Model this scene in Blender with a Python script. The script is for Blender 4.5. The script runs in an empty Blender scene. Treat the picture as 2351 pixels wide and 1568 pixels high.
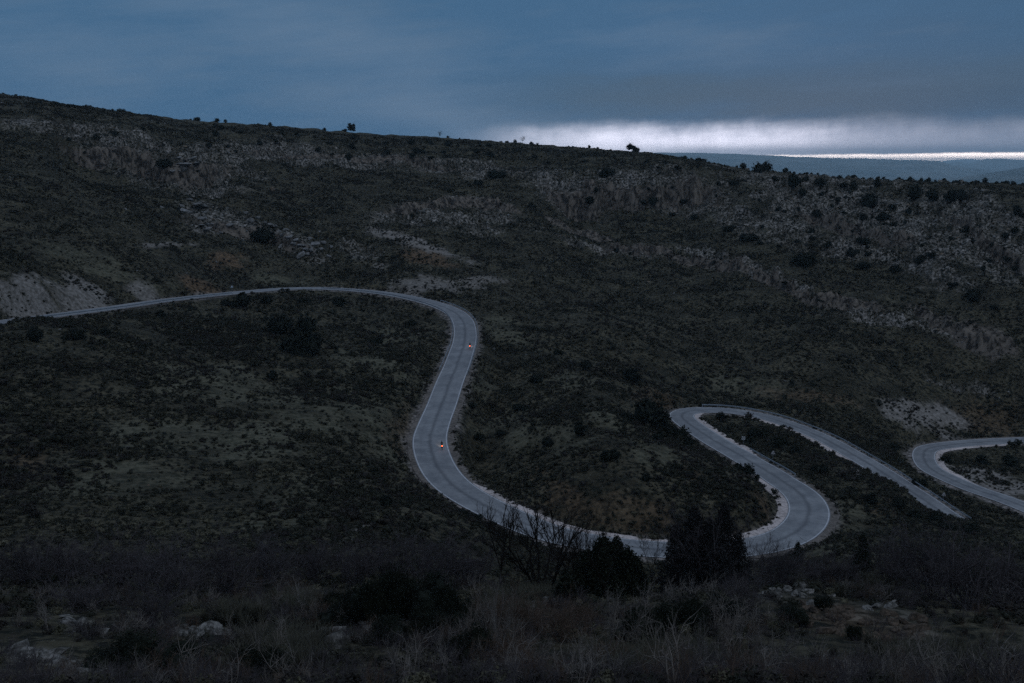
import bpy, math, random
import numpy as np
from mathutils import Vector, Matrix, Euler

# ------------------------------------------------------------------ camera
SC = bpy.context.scene
COL = SC.collection
R = math.radians
VW, VH = 2351.0, 1568.0                 # frame used for bearings (same aspect as the photograph)
FPX = VW * 35.0 / 36.0
HORIZON = 373.0
PITCH = math.atan((VH / 2 - HORIZON) / FPX)
cam_d = bpy.data.cameras.new("camera")
cam_d.lens = 35.0; cam_d.sensor_width = 36.0
cam_d.clip_start = 0.1; cam_d.clip_end = 200000.0
cam = bpy.data.objects.new("camera", cam_d); COL.objects.link(cam)
cam.location = (0, 0, 0); cam.rotation_euler = (math.pi / 2 - PITCH, 0, 0)
SC.camera = cam
SC.render.engine = 'CYCLES'
SC.view_settings.view_transform = 'Standard'
SC.view_settings.look = 'None'
SC.view_settings.exposure = 0.0
SC.view_settings.gamma = 1.0
SC.cycles.use_denoising = False
SC.cycles.use_adaptive_sampling = False
SC.cycles.max_bounces = 4
SC.cycles.diffuse_bounces = 2
SC.cycles.glossy_bounces = 1
SC.cycles.transmission_bounces = 1
SC.cycles.volume_bounces = 0
SC.cycles.sample_clamp_indirect = 3.0

# ------------------------------------------------------------------ node expression helper
class X:
    """a float socket that can be used in arithmetic"""
    def __init__(s, nt, sock): s.nt = nt; s.s = sock
    def _m(s, op, *a):
        n = s.nt.nodes.new('ShaderNodeMath'); n.operation = op
        for i, v in enumerate((s,) + a):
            if isinstance(v, X): s.nt.links.new(v.s, n.inputs[i])
            else: n.inputs[i].default_value = float(v)
        return X(s.nt, n.outputs[0])
    def __add__(s, o): return s._m('ADD', o)
    __radd__ = __add__
    def __sub__(s, o): return s._m('SUBTRACT', o)
    def __rsub__(s, o): return (s * -1.0) + o
    def __mul__(s, o): return s._m('MULTIPLY', o)
    __rmul__ = __mul__
    def __truediv__(s, o): return s._m('DIVIDE', o)
    def sq(s): return s * s
    def exp(s): return s._m('POWER', 0) if False else X._exp(s)
    def _exp(s):
        n = s.nt.nodes.new('ShaderNodeMath'); n.operation = 'EXPONENT'
        s.nt.links.new(s.s, n.inputs[0]); return X(s.nt, n.outputs[0])
    def clamp(s):
        n = s.nt.nodes.new('ShaderNodeClamp'); s.nt.links.new(s.s, n.inputs[0]); return X(s.nt, n.outputs[0])
    def step(s, a, b):
        n = s.nt.nodes.new('ShaderNodeMapRange'); n.interpolation_type = 'SMOOTHSTEP'
        s.nt.links.new(s.s, n.inputs[0])
        n.inputs[1].default_value = a; n.inputs[2].default_value = b
        return X(s.nt, n.outputs[0])
def gauss(a, b, ca, cb, wa, wb):
    return ((((a - ca) / wa).sq() + ((b - cb) / wb).sq()) * -1.0).exp()
def mixc(nt, fac, a, b):
    n = nt.nodes.new('ShaderNodeMix'); n.data_type = 'RGBA'
    nt.links.new(fac.s, n.inputs[0])
    for i, v in ((6, a), (7, b)):
        if isinstance(v, (tuple, list)): n.inputs[i].default_value = (v[0], v[1], v[2], 1)
        else: nt.links.new(v, n.inputs[i])
    return n.outputs[2]
def noise(nt, vec, scale, detail=4.0, rough=0.55, dist=0.0):
    n = nt.nodes.new('ShaderNodeTexNoise')
    if vec is not None: nt.links.new(vec, n.inputs['Vector'])
    n.inputs['Scale'].default_value = scale; n.inputs['Detail'].default_value = detail
    n.inputs['Roughness'].default_value = rough; n.inputs['Distortion'].default_value = dist
    return X(nt, n.outputs[0])
def comb(nt, x, y, z=0.0):
    n = nt.nodes.new('ShaderNodeCombineXYZ')
    for i, v in enumerate((x, y, z)):
        if isinstance(v, X): nt.links.new(v.s, n.inputs[i])
        else: n.inputs[i].default_value = v
    return n.outputs[0]

# ------------------------------------------------------------------ sky: a heavy dusk cloud deck, open along the horizon ahead and to the right
SUN_EL, SUN_AZ = R(1.0), R(18.0)
world = bpy.data.worlds.new("World"); SC.world = world
world.use_nodes = True
nt = world.node_tree; nt.nodes.clear()
out = nt.nodes.new('ShaderNodeOutputWorld'); bg = nt.nodes.new('ShaderNodeBackground')
nt.links.new(bg.outputs[0], out.inputs[0])
tc = nt.nodes.new('ShaderNodeTexCoord'); sep = nt.nodes.new('ShaderNodeSeparateXYZ')
nt.links.new(tc.outputs['Generated'], sep.inputs[0])
dx, dy, dz = (X(nt, sep.outputs[i]) for i in range(3))
A = dx._m('ARCTAN2', dy) * 57.2958           # bearing in degrees, right positive
E = dz._m('ARCSINE') * 57.2958               # elevation in degrees
n1 = noise(nt, comb(nt, A * 0.05, E * 0.22, 3.1), 1.0, 5, 0.5)        # broad streaks
n2 = noise(nt, comb(nt, A * 0.22 - E * 0.12, E * 0.55, 7.7), 1.0, 5, 0.55)
n3 = noise(nt, comb(nt, A * 0.9, E * 0.7, 1.7), 1.0, 4, 0.6)          # ragged underside of the deck
SKY = dict(
    deck=(0.052, 0.131, 0.244), lilac=(0.130, 0.204, 0.308), slate=(0.062, 0.112, 0.172), dark=(0.040, 0.094, 0.168),
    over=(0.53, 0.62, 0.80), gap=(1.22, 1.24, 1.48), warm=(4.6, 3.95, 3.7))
n4 = noise(nt, comb(nt, A * 0.10 + E * 0.25, E * 0.9 - A * 0.10, 5.3), 1.0, 7, 0.62)   # fine mottling, drawn out down to the right
tex = (n2 - 0.5) * 1.1 + (n4 - 0.5) * 1.4 + (n1 - 0.5) * 0.8
c = mixc(nt, (A.step(6.0, 30.0) * 0.45 + tex * 0.6).clamp(), SKY['deck'], SKY['dark'])
lil = (gauss(A, E + A * 0.22 + 2.55, -11.0, 7.0, 9.5, 1.9) * 0.62 + gauss(A, E + A * 0.15, -2.0, 1.9, 9.0, 1.3) * 0.75 + gauss(A, E, -24.0, 5.2, 7.0, 2.4) * 0.42
       + gauss(A, E + A * 0.05, 9.0, 7.2, 8.0, 1.0) * 0.30 + tex * 0.75)
c = mixc(nt, lil.clamp() * 0.85, c, SKY['lilac'])
base = (E - 3.6 + tex * 1.6 + (A - 14.0) * -0.015)
sl = gauss(base, A * 0.0, 0.0, 0.0, 1.35, 1.0) * A.step(-6.0, 8.0)
c = mixc(nt, (sl * 0.85).clamp(), c, SKY['slate'])
c = mixc(nt, (gauss(base + 0.5, A, 0.0, 27.0, 1.2, 8.0) * 0.6).clamp(), c, SKY['dark'])
# overhead and behind the camera the unseen sky is brightened to light the road
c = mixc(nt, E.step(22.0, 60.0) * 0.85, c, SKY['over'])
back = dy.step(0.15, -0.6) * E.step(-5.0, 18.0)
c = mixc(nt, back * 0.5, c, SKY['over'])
# the open gap under the deck
top = A * 0.012 + 1.66 + (n3 - 0.5) * 0.45 + (n2 - 0.5) * 0.9 + (n4 - 0.5) * 0.5
edge = ((E - top) * -1.0).step(-0.75, 0.75)
right = A.step(21.0, 12.0) * 0.60 + A.step(27.0, 18.0) * 0.16 + 0.17
left = A.step(-4.0, 6.0)
strip = gauss(A * 0.0, E + (A - 15.0) * 0.0, 0.0, 0.62, 1.0, 0.30) * A.step(3.0, 12.0) * 0.55   # low blue cloud bar inside the gap
g = (edge * right * left * (1.0 - strip) * (0.42 + n3 * 0.5 + n4 * 0.65)).clamp()
c = mixc(nt, g, c, SKY['gap'])
warm_top = A * 0.010 + 0.22
w = ((E - warm_top + (n3 - 0.5) * 0.12) * -1.0).step(-0.08, 0.06) * A.step(10.5, 14.5)
c = mixc(nt, w.clamp(), c, SKY['warm'])
c = mixc(nt, E.step(-1.5, -8.0), c, (0.03, 0.035, 0.045))
nish = nt.nodes.new('ShaderNodeTexSky'); nish.sky_type = 'NISHITA'; nish.sun_disc = False
nish.sun_elevation = SUN_EL; nish.sun_rotation = SUN_AZ
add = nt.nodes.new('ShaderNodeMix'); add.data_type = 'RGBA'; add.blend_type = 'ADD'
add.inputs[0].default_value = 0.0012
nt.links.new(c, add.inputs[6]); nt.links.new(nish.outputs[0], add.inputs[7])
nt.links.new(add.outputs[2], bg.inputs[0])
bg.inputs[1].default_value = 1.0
world.cycles.sampling_method = 'MANUAL'; world.cycles.sample_map_resolution = 1024

# weak broad lamp added from the right to bring out the hillside relief
sun_d = bpy.data.lights.new("sun", 'SUN'); sun_d.energy = 0.30; sun_d.angle = R(28)
sun_d.color = (0.80, 0.90, 1.0)
sun = bpy.data.objects.new("sun", sun_d); COL.objects.link(sun)
sun.rotation_euler = (R(8), R(52), 0)

# ------------------------------------------------------------------ small helpers
def tag(o, label=None, cat=None, group=None, kind=None):
    if label: o['label'] = label
    if cat: o['category'] = cat
    if group: o['group'] = group
    if kind: o['kind'] = kind
    return o
def link(name, me, mat=None, parent=None):
    o = bpy.data.objects.new(name, me); COL.objects.link(o)
    if mat is not None and not me.materials: me.materials.append(mat)
    if parent is not None: o.parent = parent
    return o
def empty(name, loc, rz=0.0):
    o = bpy.data.objects.new(name, None); COL.objects.link(o)
    o.location = loc; o.rotation_euler = (0, 0, rz); o.empty_display_size = 0.3
    return o
def mesh_np(name, V, Fc, smooth=False):
    """mesh from an (n,3) vertex array and an (m,k) face array"""
    V = np.asarray(V, np.float32); Fc = np.asarray(Fc, np.int32)
    me = bpy.data.meshes.new(name)
    m, k = Fc.shape
    me.vertices.add(len(V)); me.vertices.foreach_set('co', V.ravel())
    me.loops.add(m * k); me.loops.foreach_set('vertex_index', Fc.ravel())
    me.polygons.add(m); me.polygons.foreach_set('loop_start', np.arange(0, m * k, k, dtype=np.int32))
    if smooth: me.polygons.foreach_set('use_smooth', np.ones(m, bool))
    me.update(calc_edges=True)
    return me
def principled(name, rough=0.9, spec=0.2):
    m = bpy.data.materials.new(name); m.use_nodes = True
    b = m.node_tree.nodes['Principled BSDF']
    b.inputs['Roughness'].default_value = rough
    b.inputs['Specular IOR Level'].default_value = spec
    return m, m.node_tree, b
def objcoord(nt, kind='Object'):
    t = nt.nodes.new('ShaderNodeTexCoord'); return t.outputs[kind]
def poscoord(nt):
    return nt.nodes.new('ShaderNodeNewGeometry').outputs['Position']
def plain(name, rgb, rough=0.8, spec=0.2, var=0.25, scale=6.0, metal=0.0, bump=0.0):
    m, nt, b = principled(name, rough, spec)
    f = noise(nt, objcoord(nt), scale, 5, 0.6)
    lo = tuple(v * (1 - var) for v in rgb); hi = tuple(min(1, v * (1 + var)) for v in rgb)
    nt.links.new(mixc(nt, f.step(0.3, 0.7), lo, hi), b.inputs['Base Color'])
    b.inputs['Metallic'].default_value = metal
    return m
def leafy(name, a, b_, c_, rough=0.85):
    """foliage: colour wanders between three leaf tones from clump to clump and plant to plant"""
    m, nt, b = principled(name, rough, 0.15)
    f = noise(nt, objcoord(nt), 2.2, 4, 0.65)
    oi = nt.nodes.new('ShaderNodeObjectInfo')
    rnd = X(nt, oi.outputs['Random'])
    col = mixc(nt, f.step(0.35, 0.65), a, b_)
    col = mixc(nt, rnd * 0.7, col, c_)
    nt.links.new(col, b.inputs['Base Color'])
    return m

# ------------------------------------------------------------------ noise on arrays
_rs = np.random.RandomState(11)
_perm = np.concatenate([_rs.permutation(512)] * 2)
_gr = np.stack([np.cos(np.linspace(0, 2 * np.pi, 512, False)), np.sin(np.linspace(0, 2 * np.pi, 512, False))], 1)
_gr = _gr[_rs.permutation(512)]
def perlin(x, y, seed=0):
    x = np.asarray(x, np.float64) + seed * 17.31; y = np.asarray(y, np.float64) + seed * 9.17
    xi = np.floor(x).astype(np.int64); yi = np.floor(y).astype(np.int64)
    xf = x - xi; yf = y - yi
    u = xf * xf * xf * (xf * (xf * 6 - 15) + 10); v = yf * yf * yf * (yf * (yf * 6 - 15) + 10)
    def g(ix, iy, fx, fy):
        h = _perm[(_perm[ix & 511] + iy) & 511]
        return _gr[h, 0] * fx + _gr[h, 1] * fy
    a = g(xi, yi, xf, yf); b = g(xi + 1, yi, xf - 1, yf)
    c = g(xi, yi + 1, xf, yf - 1); d = g(xi + 1, yi + 1, xf - 1, yf - 1)
    return (a * (1 - u) + b * u) * (1 - v) + (c * (1 - u) + d * u) * v * 1.0
def fbm(x, y, octv=5, seed=0, gain=0.5):
    s = 0.0; a = 1.0; f = 1.0
    for i in range(octv):
        s = s + a * perlin(x * f, y * f, seed + i * 3); a *= gain; f *= 2.03
    return s
def sstep(a, b, x):
    t = np.clip((x - a) / (b - a), 0, 1); return t * t * (3 - 2 * t)

# ------------------------------------------------------------------ bearings: where a sight line from the camera meets a given depth
CP, SP = math.cos(PITCH), math.sin(PITCH)
def ray(u, v):
    x = (u - VW / 2) / FPX; y = -(v - VH / 2) / FPX
    return np.array([x, CP + y * SP, -SP + y * CP])
def atH(u, v, H):
    r = ray(u, v); return r * (-H / r[2])
def atY(u, v, Y):
    r = ray(u, v); return r * (Y / r[1])
def project(P):
    """bearings of world points (n,3)"""
    x, y, z = P[..., 0], P[..., 1], P[..., 2]
    f = y * CP - z * SP; up = y * SP + z * CP
    f = np.maximum(f, 1e-3)
    return VW / 2 + FPX * x / f, VH / 2 - FPX * up / f

# ------------------------------------------------------------------ the road: centre line (bearing, drop below the camera, width)
ROADC = [(-260, 778, 35.0, 6.8), (-120, 757, 36.6, 6.8), (0, 740, 38, 6.8), (125, 724, 39.3, 6.8), (250, 708, 40.5, 6.8), (375, 690, 41.7, 6.6), (500, 676, 43, 6.6),
    (588, 668, 44, 6.6), (645, 663, 44.6, 6.4), (730, 661.7, 45.4, 6.4), (815, 666, 46.3, 6.6), (895, 675, 47.3, 6.6), (975, 691, 48.4, 6.6),
    (1035, 712, 49.5, 6.6), (1060, 733, 50.4, 6.6), (1068, 760, 51.2, 6.6), (1066, 786, 52, 6.6), (1058, 812, 52.8, 6.6), (1048, 840, 53.4, 6.6),
    (1031, 881, 54.3, 6.6), (1015, 927, 55.3, 6.6), (995.5, 975, 56, 6.6), (987, 1005.5, 56.4, 6.8), (990, 1034, 56.8, 6.8), (1003, 1068, 57.2, 6.8),
    (1023, 1097, 57.5, 6.8), (1056, 1126, 57.9, 6.8), (1110, 1158, 58.4, 6.8), (1175, 1189, 58.9, 6.8), (1250, 1219, 59.4, 6.6), (1325, 1239, 59.9, 6.4),
    (1425, 1254, 60.4, 6.4), (1510, 1261, 60.8, 6.4), (1600, 1264, 61.2, 6.4), (1690, 1260, 61.6, 6.6), (1763, 1248, 61.9, 6.6), (1806, 1234, 62.1, 6.8),
    (1828, 1221, 62.2, 6.9), (1850, 1199, 62.4, 6.9), (1858, 1176, 62.6, 6.9), (1855, 1158, 62.8, 6.9), (1844, 1140, 63, 6.8), (1824, 1122, 63.2, 6.6), (1794, 1103, 63.5, 6.4),
    (1766, 1084, 63.8, 6.2), (1729, 1063, 64.2, 6.2), (1693, 1042, 64.6, 6.2), (1644, 1014, 65.1, 6.2), (1605, 989, 65.6, 6.2), (1577, 969, 66, 6.2),
    (1566, 957, 66.3, 6.2), (1568, 948, 66.6, 6.2), (1588, 942, 66.9, 6.2), (1625, 940.5, 67.3, 6.0), (1668, 942, 67.8, 5.8), (1715, 948, 68.3, 5.6), (1763, 958.5, 69, 5.5),
    (1818, 976, 69.8, 5.4), (1890, 1006, 71.0, 5.4), (1963, 1046, 72.2, 5.4), (2026, 1084, 73.2, 5.4), (2103, 1135, 74.2, 5.5), (2215, 1206, 75.4, 5.6),
    (2300, 1236, 76.4, 5.6), (2380, 1240, 77.2, 5.6), (2420, 1218, 77.6, 5.6), (2400, 1186, 78, 5.6), (2351, 1163, 78.4, 5.6), (2300, 1144, 78.8, 5.6), (2238, 1123, 79.2, 5.6), (2185, 1101, 79.6, 5.6),
    (2138, 1077, 80, 5.6), (2122, 1055, 80.4, 5.6), (2121, 1041, 80.7, 5.6), (2130, 1030, 81, 5.6), (2173, 1022, 81.4, 5.6), (2263, 1014, 82, 5.6), (2351, 1010.5, 82.6, 5.6), (2470, 1007, 83.2, 5.6)]
_P = np.array([atH(u, v, H) for u, v, H, w in ROADC]); _Wd = np.array([w for *_, w in ROADC])
def catmull(P, n=24):
    out = []
    Q = np.vstack([2 * P[0] - P[1], P, 2 * P[-1] - P[-2]])
    for i in range(1, len(Q) - 2):
        p0, p1, p2, p3 = Q[i - 1], Q[i], Q[i + 1], Q[i + 2]
        d01, d12, d23 = (max(np.linalg.norm(b[:3] - a[:3]), 1e-6) ** 0.5 for a, b in ((p0, p1), (p1, p2), (p2, p3)))
        m1 = (p2 - p1) + d12 * ((p1 - p0) / d01 - (p2 - p0) / (d01 + d12))
        m2 = (p2 - p1) + d12 * ((p3 - p2) / d23 - (p3 - p1) / (d12 + d23))
        t = np.linspace(0, 1, n, False)[:, None]
        out.append((2 * t**3 - 3 * t**2 + 1) * p1 + (t**3 - 2 * t**2 + t) * m1 + (-2 * t**3 + 3 * t**2) * p2 + (t**3 - t**2) * m2)
    return np.vstack(out + [P[-1:]])
_c = catmull(np.column_stack([_P, _Wd]))
_s = np.concatenate([[0], np.cumsum(np.linalg.norm(np.diff(_c[:, :2], axis=0), axis=1))])
RS = np.arange(0, _s[-1], 1.0)
RC = np.column_stack([np.interp(RS, _s, _c[:, k]) for k in range(4)])
def smooth1(a, n):
    k = np.hanning(n + 2)[1:-1]; k /= k.sum()
    return np.convolve(np.pad(a, n // 2, mode='edge'), k, 'valid')[:len(a)]
for k in (0, 1): RC[:, k] = smooth1(RC[:, k], 7)
RC[:, 2] = smooth1(RC[:, 2], 41); RC[:, 3] = smooth1(RC[:, 3], 25)
_t = np.gradient(RC[:, :2], axis=0); _t /= np.linalg.norm(_t, axis=1, keepdims=True)
RN = np.column_stack([_t[:, 1], -_t[:, 0]])      # to the right of the direction of travel
RT = _t

# ------------------------------------------------------------------ terrain: control points (bearing, depth) and a smooth sheet through them
CTL = []
def cy(u, *vy):                       # a column of (v, depth) pairs
    for v, Y in vy: CTL.append(atY(u, v, Y))
def cx(*p): CTL.append(np.array(p, float))
# slope running down from the camera's feet; its rim at 45-60 m
for u in (-500, -100, 300, 700, 1100, 1500, 1900, 2300, 2700): cy(u, (1568, 27 + 2.5 * math.sin(u * .004)))
cy(-500, (1480, 38), (1400, 52), (1300, 76), (1200, 100), (1100, 125), (1000, 150), (900, 175), (800, 198))
cy(0, (1520, 33), (1440, 43), (1370, 58), (1290, 80), (1200, 103), (1100, 126), (1000, 148), (900, 170), (820, 190), (765, 212))
cy(300, (1500, 35), (1430, 45), (1360, 60), (1290, 79), (1200, 105), (1100, 130), (1000, 155), (900, 182), (800, 218), (735, 260))
cy(600, (1500, 35), (1430, 45), (1360, 60), (1290, 80), (1200, 108), (1100, 136), (1000, 166), (900, 200), (800, 248), (720, 306))
cy(800, (1490, 36), (1420, 46), (1350, 61), (1280, 82), (1200, 110), (1100, 142), (1000, 176), (900, 216), (800, 266), (720, 320), (685, 352))
cy(930, (1200, 112), (1100, 152), (1000, 190), (900, 228), (800, 276), (730, 326))
cy(1010, (1190, 124), (1150, 150), (760, 310), (725, 336))
cy(1050, (1460, 40), (1390, 50), (1330, 64), (1270, 86))
cy(1250, (1450, 40), (1395, 50), (1372, 62)); cx(7.5, 90, -45); cx(8, 120, -55)
cy(1450, (1450, 40), (1400, 49), (1385, 60)); cx(16, 90, -47); cx(17, 120, -57)
cy(1700, (1440, 42), (1375, 53), (1355, 64)); cx(26, 90, -44); cx(32, 125, -57)
cy(1950, (1460, 43), (1420, 47), (1365, 56), (1330, 70), (1270, 112), (1235, 148))
cy(2150, (1490, 43), (1440, 47), (1385, 58), (1330, 84), (1270, 122), (1215, 172))
cy(2300, (1450, 45), (1385, 62), (1310, 108), (1240, 155), (1203, 184))
cy(2500, (1450, 45), (1385, 62), (1310, 108), (1250, 150), (1220, 178))
cy(2040, (1170, 184), (1110, 205)); cy(2120, (1175, 190)); cy(2205, (1203, 191)); cy(1960, (1145, 184), (1105, 206))
# spur between the bend and the hairpin: cut bank, brow, back
cy(1090, (1120, 190), (1060, 206), (960, 236), (880, 262), (800, 300))
cy(1180, (1148, 169), (1090, 184), (1000, 208), (900, 244), (820, 288), (740, 338))
cy(1300, (1200, 158), (1130, 167), (1050, 182), (960, 212), (880, 252), (800, 296), (720, 350))
cy(1420, (1218, 156), (1130, 164), (1050, 179), (960, 208), (900, 240), (850, 268), (760, 322))
cy(1520, (1222, 157), (1150, 164), (1080, 176), (1010, 202), (985, 220))
cy(1620, (1220, 158), (1160, 164), (1100, 174), (1052, 190))
cy(1700, (1205, 161), (1150, 168), (1095, 182))
cy(1755, (1190, 163), (1140, 170))
# between the two arms of the hairpin
cy(1700, (985, 248)); cy(1790, (1030, 236), (990, 248)); cy(1890, (1085, 213), (1045, 226))
# far side of the valley
cy(-500, (690, 235), (600, 275), (450, 360), (300, 450), (175, 520))
cy(0, (712, 236), (650, 254), (600, 272), (450, 360), (300, 470), (234, 530))
cy(300, (690, 300), (640, 312), (550, 350), (450, 412), (350, 490), (266, 570))
cy(600, (655, 366), (600, 388), (500, 440), (400, 515), (330, 575), (290, 620))
cy(900, (660, 366), (640, 378), (600, 404), (500, 470), (400, 550), (340, 605), (312, 640))
cy(1130, (660, 384), (600, 420), (500, 490), (420, 550), (350, 610), (326, 640))
cy(1350, (700, 388), (600, 446), (500, 508), (450, 540), (385, 585), (340, 630))
cy(1560, (900, 292), (800, 335), (700, 390), (600, 450), (500, 512), (450, 542), (400, 570), (366, 610))
cy(1760, (905, 290), (800, 330), (700, 380), (600, 436), (500, 500), (440, 545), (396, 590))
cy(2000, (1000, 268), (950, 285), (900, 298), (800, 330), (700, 372), (600, 425), (500, 490), (412, 580))
cy(2180, (990, 300), (950, 308), (900, 320), (800, 338), (700, 368), (600, 408), (500, 465), (416, 540))
cy(2351, (975, 306), (900, 316), (800, 330), (700, 352), (600, 388), (500, 440), (420, 510))
cy(2800, (975, 310), (900, 318), (800, 330), (700, 350), (600, 380), (500, 430), (430, 490))
cy(2240, (1070, 262)); cy(2060, (1045, 258))
# beyond the skyline the plateau tips away
for a, r, z in ((-40, 760, 52), (-30, 760, 44), (-20, 800, 34), (-10, 840, 20), (0, 860, 8), (8, 860, -4), (16, 800, -30), (24, 760, -40), (40, 760, -50),
                (-40, 1000, 40), (-20, 1000, 20), (0, 1000, -14), (16, 1000, -60), (40, 1000, -80)):
    cx(r * math.sin(R(a)), r * math.cos(R(a)), z)
# under and behind the camera
for p in ((0, 0, -1.75), (0, 12, -7.0), (-30, 5, -3.5), (30, 5, -3.5), (-80, 0, 0), (80, 0, -2), (0, -40, 14), (-120, -60, 24), (120, -60, 20), (0, -200, 60),
          (-300, -100, 40), (300, -100, 30), (-300, 200, -10), (330, 200, -60), (0, -600, 110), (-600, 0, 70), (600, 0, 0), (600, 400, -40), (-600, 400, 60)): cx(*p)
for i in range(0, len(RC), 10): cx(*RC[i, :3])
CTL = np.array(CTL)
def tps_fit(P, z, lam):
    P = P / 100.0; n = len(P)
    d = np.linalg.norm(P[:, None] - P[None], axis=2); K = np.where(d > 0, d * d * np.log(d + 1e-9), 0) + lam * np.eye(n)
    Q = np.column_stack([np.ones(n), P]); M = np.zeros((n + 3, n + 3)); M[:n, :n] = K; M[:n, n:] = Q; M[n:, :n] = Q.T
    return np.linalg.solve(M, np.concatenate([z, np.zeros(3)]))
_sol = tps_fit(CTL[:, :2], CTL[:, 2], 1e-3)
def tps_eval(x, y):
    sh = x.shape; q = np.column_stack([x.ravel(), y.ravel()]) / 100.0; res = np.empty(len(q)); P = CTL[:, :2] / 100.0; n = len(P)
    for i in range(0, len(q), 20000):
        b = q[i:i + 20000]
        d2 = ((b[:, None, 0] - P[None, :, 0]) ** 2 + (b[:, None, 1] - P[None, :, 1]) ** 2) + 1e-12
        res[i:i + 20000] = (0.5 * d2 * np.log(d2)) @ _sol[:n] + _sol[n] + b @ _sol[n + 1:]
    return res.reshape(sh)

# polar sheet around the camera: fine where the slopes are, coarse elsewhere, one sheet to the horizon
AZ = np.concatenate([np.linspace(-180, -36, 49)[:-1], np.linspace(-36, -30, 25)[:-1], np.linspace(-30, 30, 740), np.linspace(30, 36, 25)[1:], np.linspace(36, 180, 49)[1:-1]])
AZ = np.radians(AZ)
def geo(a, b, n): return np.exp(np.linspace(math.log(a), math.log(b), n))
RR = np.concatenate([[0.4], geo(1.2, 20, 26)[:-1], geo(20, 140, 300)[:-1], geo(140, 700, 470)[:-1], geo(700, 1000, 40)[:-1], geo(1000, 60000, 170)])
NEAR = int(np.searchsorted(RR, 999.0))
na, nr = len(AZ), len(RR)
GX = np.sin(AZ)[None] * RR[:, None]; GY = np.cos(AZ)[None] * RR[:, None]
# coarse evaluation, then interpolation on the same polar sheet
ia = np.unique(np.concatenate([np.arange(0, na, 4), [na - 1]])); ir = np.unique(np.concatenate([np.arange(0, NEAR + 1, 3), [NEAR]]))
Zc = tps_eval(GX[np.ix_(ir, ia)], GY[np.ix_(ir, ia)])
Zt = np.empty((len(ir), na))
for k in range(len(ir)): Zt[k] = np.interp(AZ, AZ[ia], Zc[k])
GZ = np.zeros((nr, na))
lr = np.log(RR)
for j in range(na): GZ[:NEAR + 1, j] = np.interp(lr[:NEAR + 1], lr[ir], Zt[:, j])

# far country: ridge after ridge (distance, width towards us, width away, [(bearing deg, elevation deg)...])
def el_of(v): return math.degrees(math.atan((VH / 2 - v) / FPX)) - math.degrees(PITCH)
def az_of(u): return math.degrees(math.atan((u - VW / 2) / FPX / math.cos(PITCH)))
def prof(*uv): return [(az_of(u), el_of(v)) for u, v in uv]
RIDGES = [
    (23000, 9000, 6500, [(-60, .3), (-20, .5)] + prof((1300, 350), (1600, 351), (1700, 355), (1763, 358), (1838, 362), (1963, 365), (2088, 368), (2130, 370), (2160, 380), (2260, 392), (2351, 396)) + [(40, -.6), (70, -.6)]),
    (32000, 6600, 4000, [(-60, -.5), (10, -.5)] + prof((2060, 380), (2120, 376), (2148, 375), (2160, 371), (2178, 372), (2193, 375), (2207, 371), (2226, 366.5), (2263, 365), (2313, 367.5), (2351, 371)) + [(40, -.1), (70, -.3)]),
    (46000, 4600, 4000, [(-60, -.3), (12, -.3)] + prof((2090, 374), (2135, 369.5), (2165, 366.5), (2190, 366), (2230, 368), (2351, 371)) + [(60, -.2)]),
    (13500, 4400, 3400, [(-60, -1.4), (18, -1.4)] + prof((2200, 402), (2260, 391), (2301, 385), (2351, 378), (2400, 374)) + [(40, -.2), (70, .4)]),
]
fr = RR[NEAR:]
az_d = np.degrees(AZ)
base = -330 * sstep(1500, 9000, fr)[:, None] - 120 + 50 * fbm(GX[NEAR:] / 3500, GY[NEAR:] / 3500, 5, 5)
FZ = base.copy()
for Rk, wf, wb, pr in RIDGES:
    pa, pe = zip(*pr)
    e = np.interp(az_d, pa, pe)
    top = Rk * np.tan(np.radians(e)) + 14.0 * fbm(AZ * 60, AZ * 0, 4, int(Rk) % 97)
    d = (fr[:, None] - Rk)
    sh = np.where(d < 0, np.exp(-(d / wf) ** 2 * 1.6), np.exp(-(d / wb) ** 2))
    gul = 1.0 + 0.55 * (fbm(GX[NEAR:] / 1100, GY[NEAR:] / 1100, 5, int(Rk) % 31)) * (1 - sh)
    FZ = np.maximum(FZ, base + (top[None] - base) * np.clip(sh * gul, 0, 1.0))
t = sstep(1000, 1900, fr)[:, None]
GZ[NEAR:] = GZ[NEAR][None] * (1 - t) + FZ * t - 40 * t * (1 - sstep(1900, 3500, fr)[:, None])

# distance of every near vertex to the road
nv = (NEAR + 1) * na
gx = GX[:NEAR + 1].ravel(); gy = GY[:NEAR + 1].ravel()
RDIST = np.full(nv, 99.0); RZ = np.zeros(nv); RW = np.full(nv, 6.0); RSIDE = np.zeros(nv); RI = np.zeros(nv, int)
rr = np.hypot(gx, gy)
sel = np.where((rr > 120) & (rr < 430) & (np.abs(np.degrees(np.arctan2(gx, gy))) < 40))[0]
coarse = RC[::2]
for i in range(0, len(sel), 40000):
    s_ = sel[i:i + 40000]
    p = np.column_stack([gx[s_], gy[s_]])
    d2 = (p ** 2).sum(1)[:, None] + (coarse[:, :2] ** 2).sum(1)[None] - 2 * p @ coarse[:, :2].T
    k = np.clip(np.argmin(d2, 1) * 2, 1, len(RC) - 2)
    rel = p - RC[k, :2]
    al = (rel * RT[k]).sum(1); lat = (rel * RN[k]).sum(1)
    RDIST[s_] = np.where(np.abs(al) < 4, np.abs(lat), np.hypot(al, lat)); RSIDE[s_] = np.sign(lat)
    kk = np.clip(k + al, 0, len(RC) - 1.001); f = kk - np.floor(kk); k0 = np.floor(kk).astype(int)
    RZ[s_] = RC[k0, 2] * (1 - f) + RC[k0 + 1, 2] * f; RW[s_] = RC[k, 3]; RI[s_] = k
HALF = RW / 2

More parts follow.
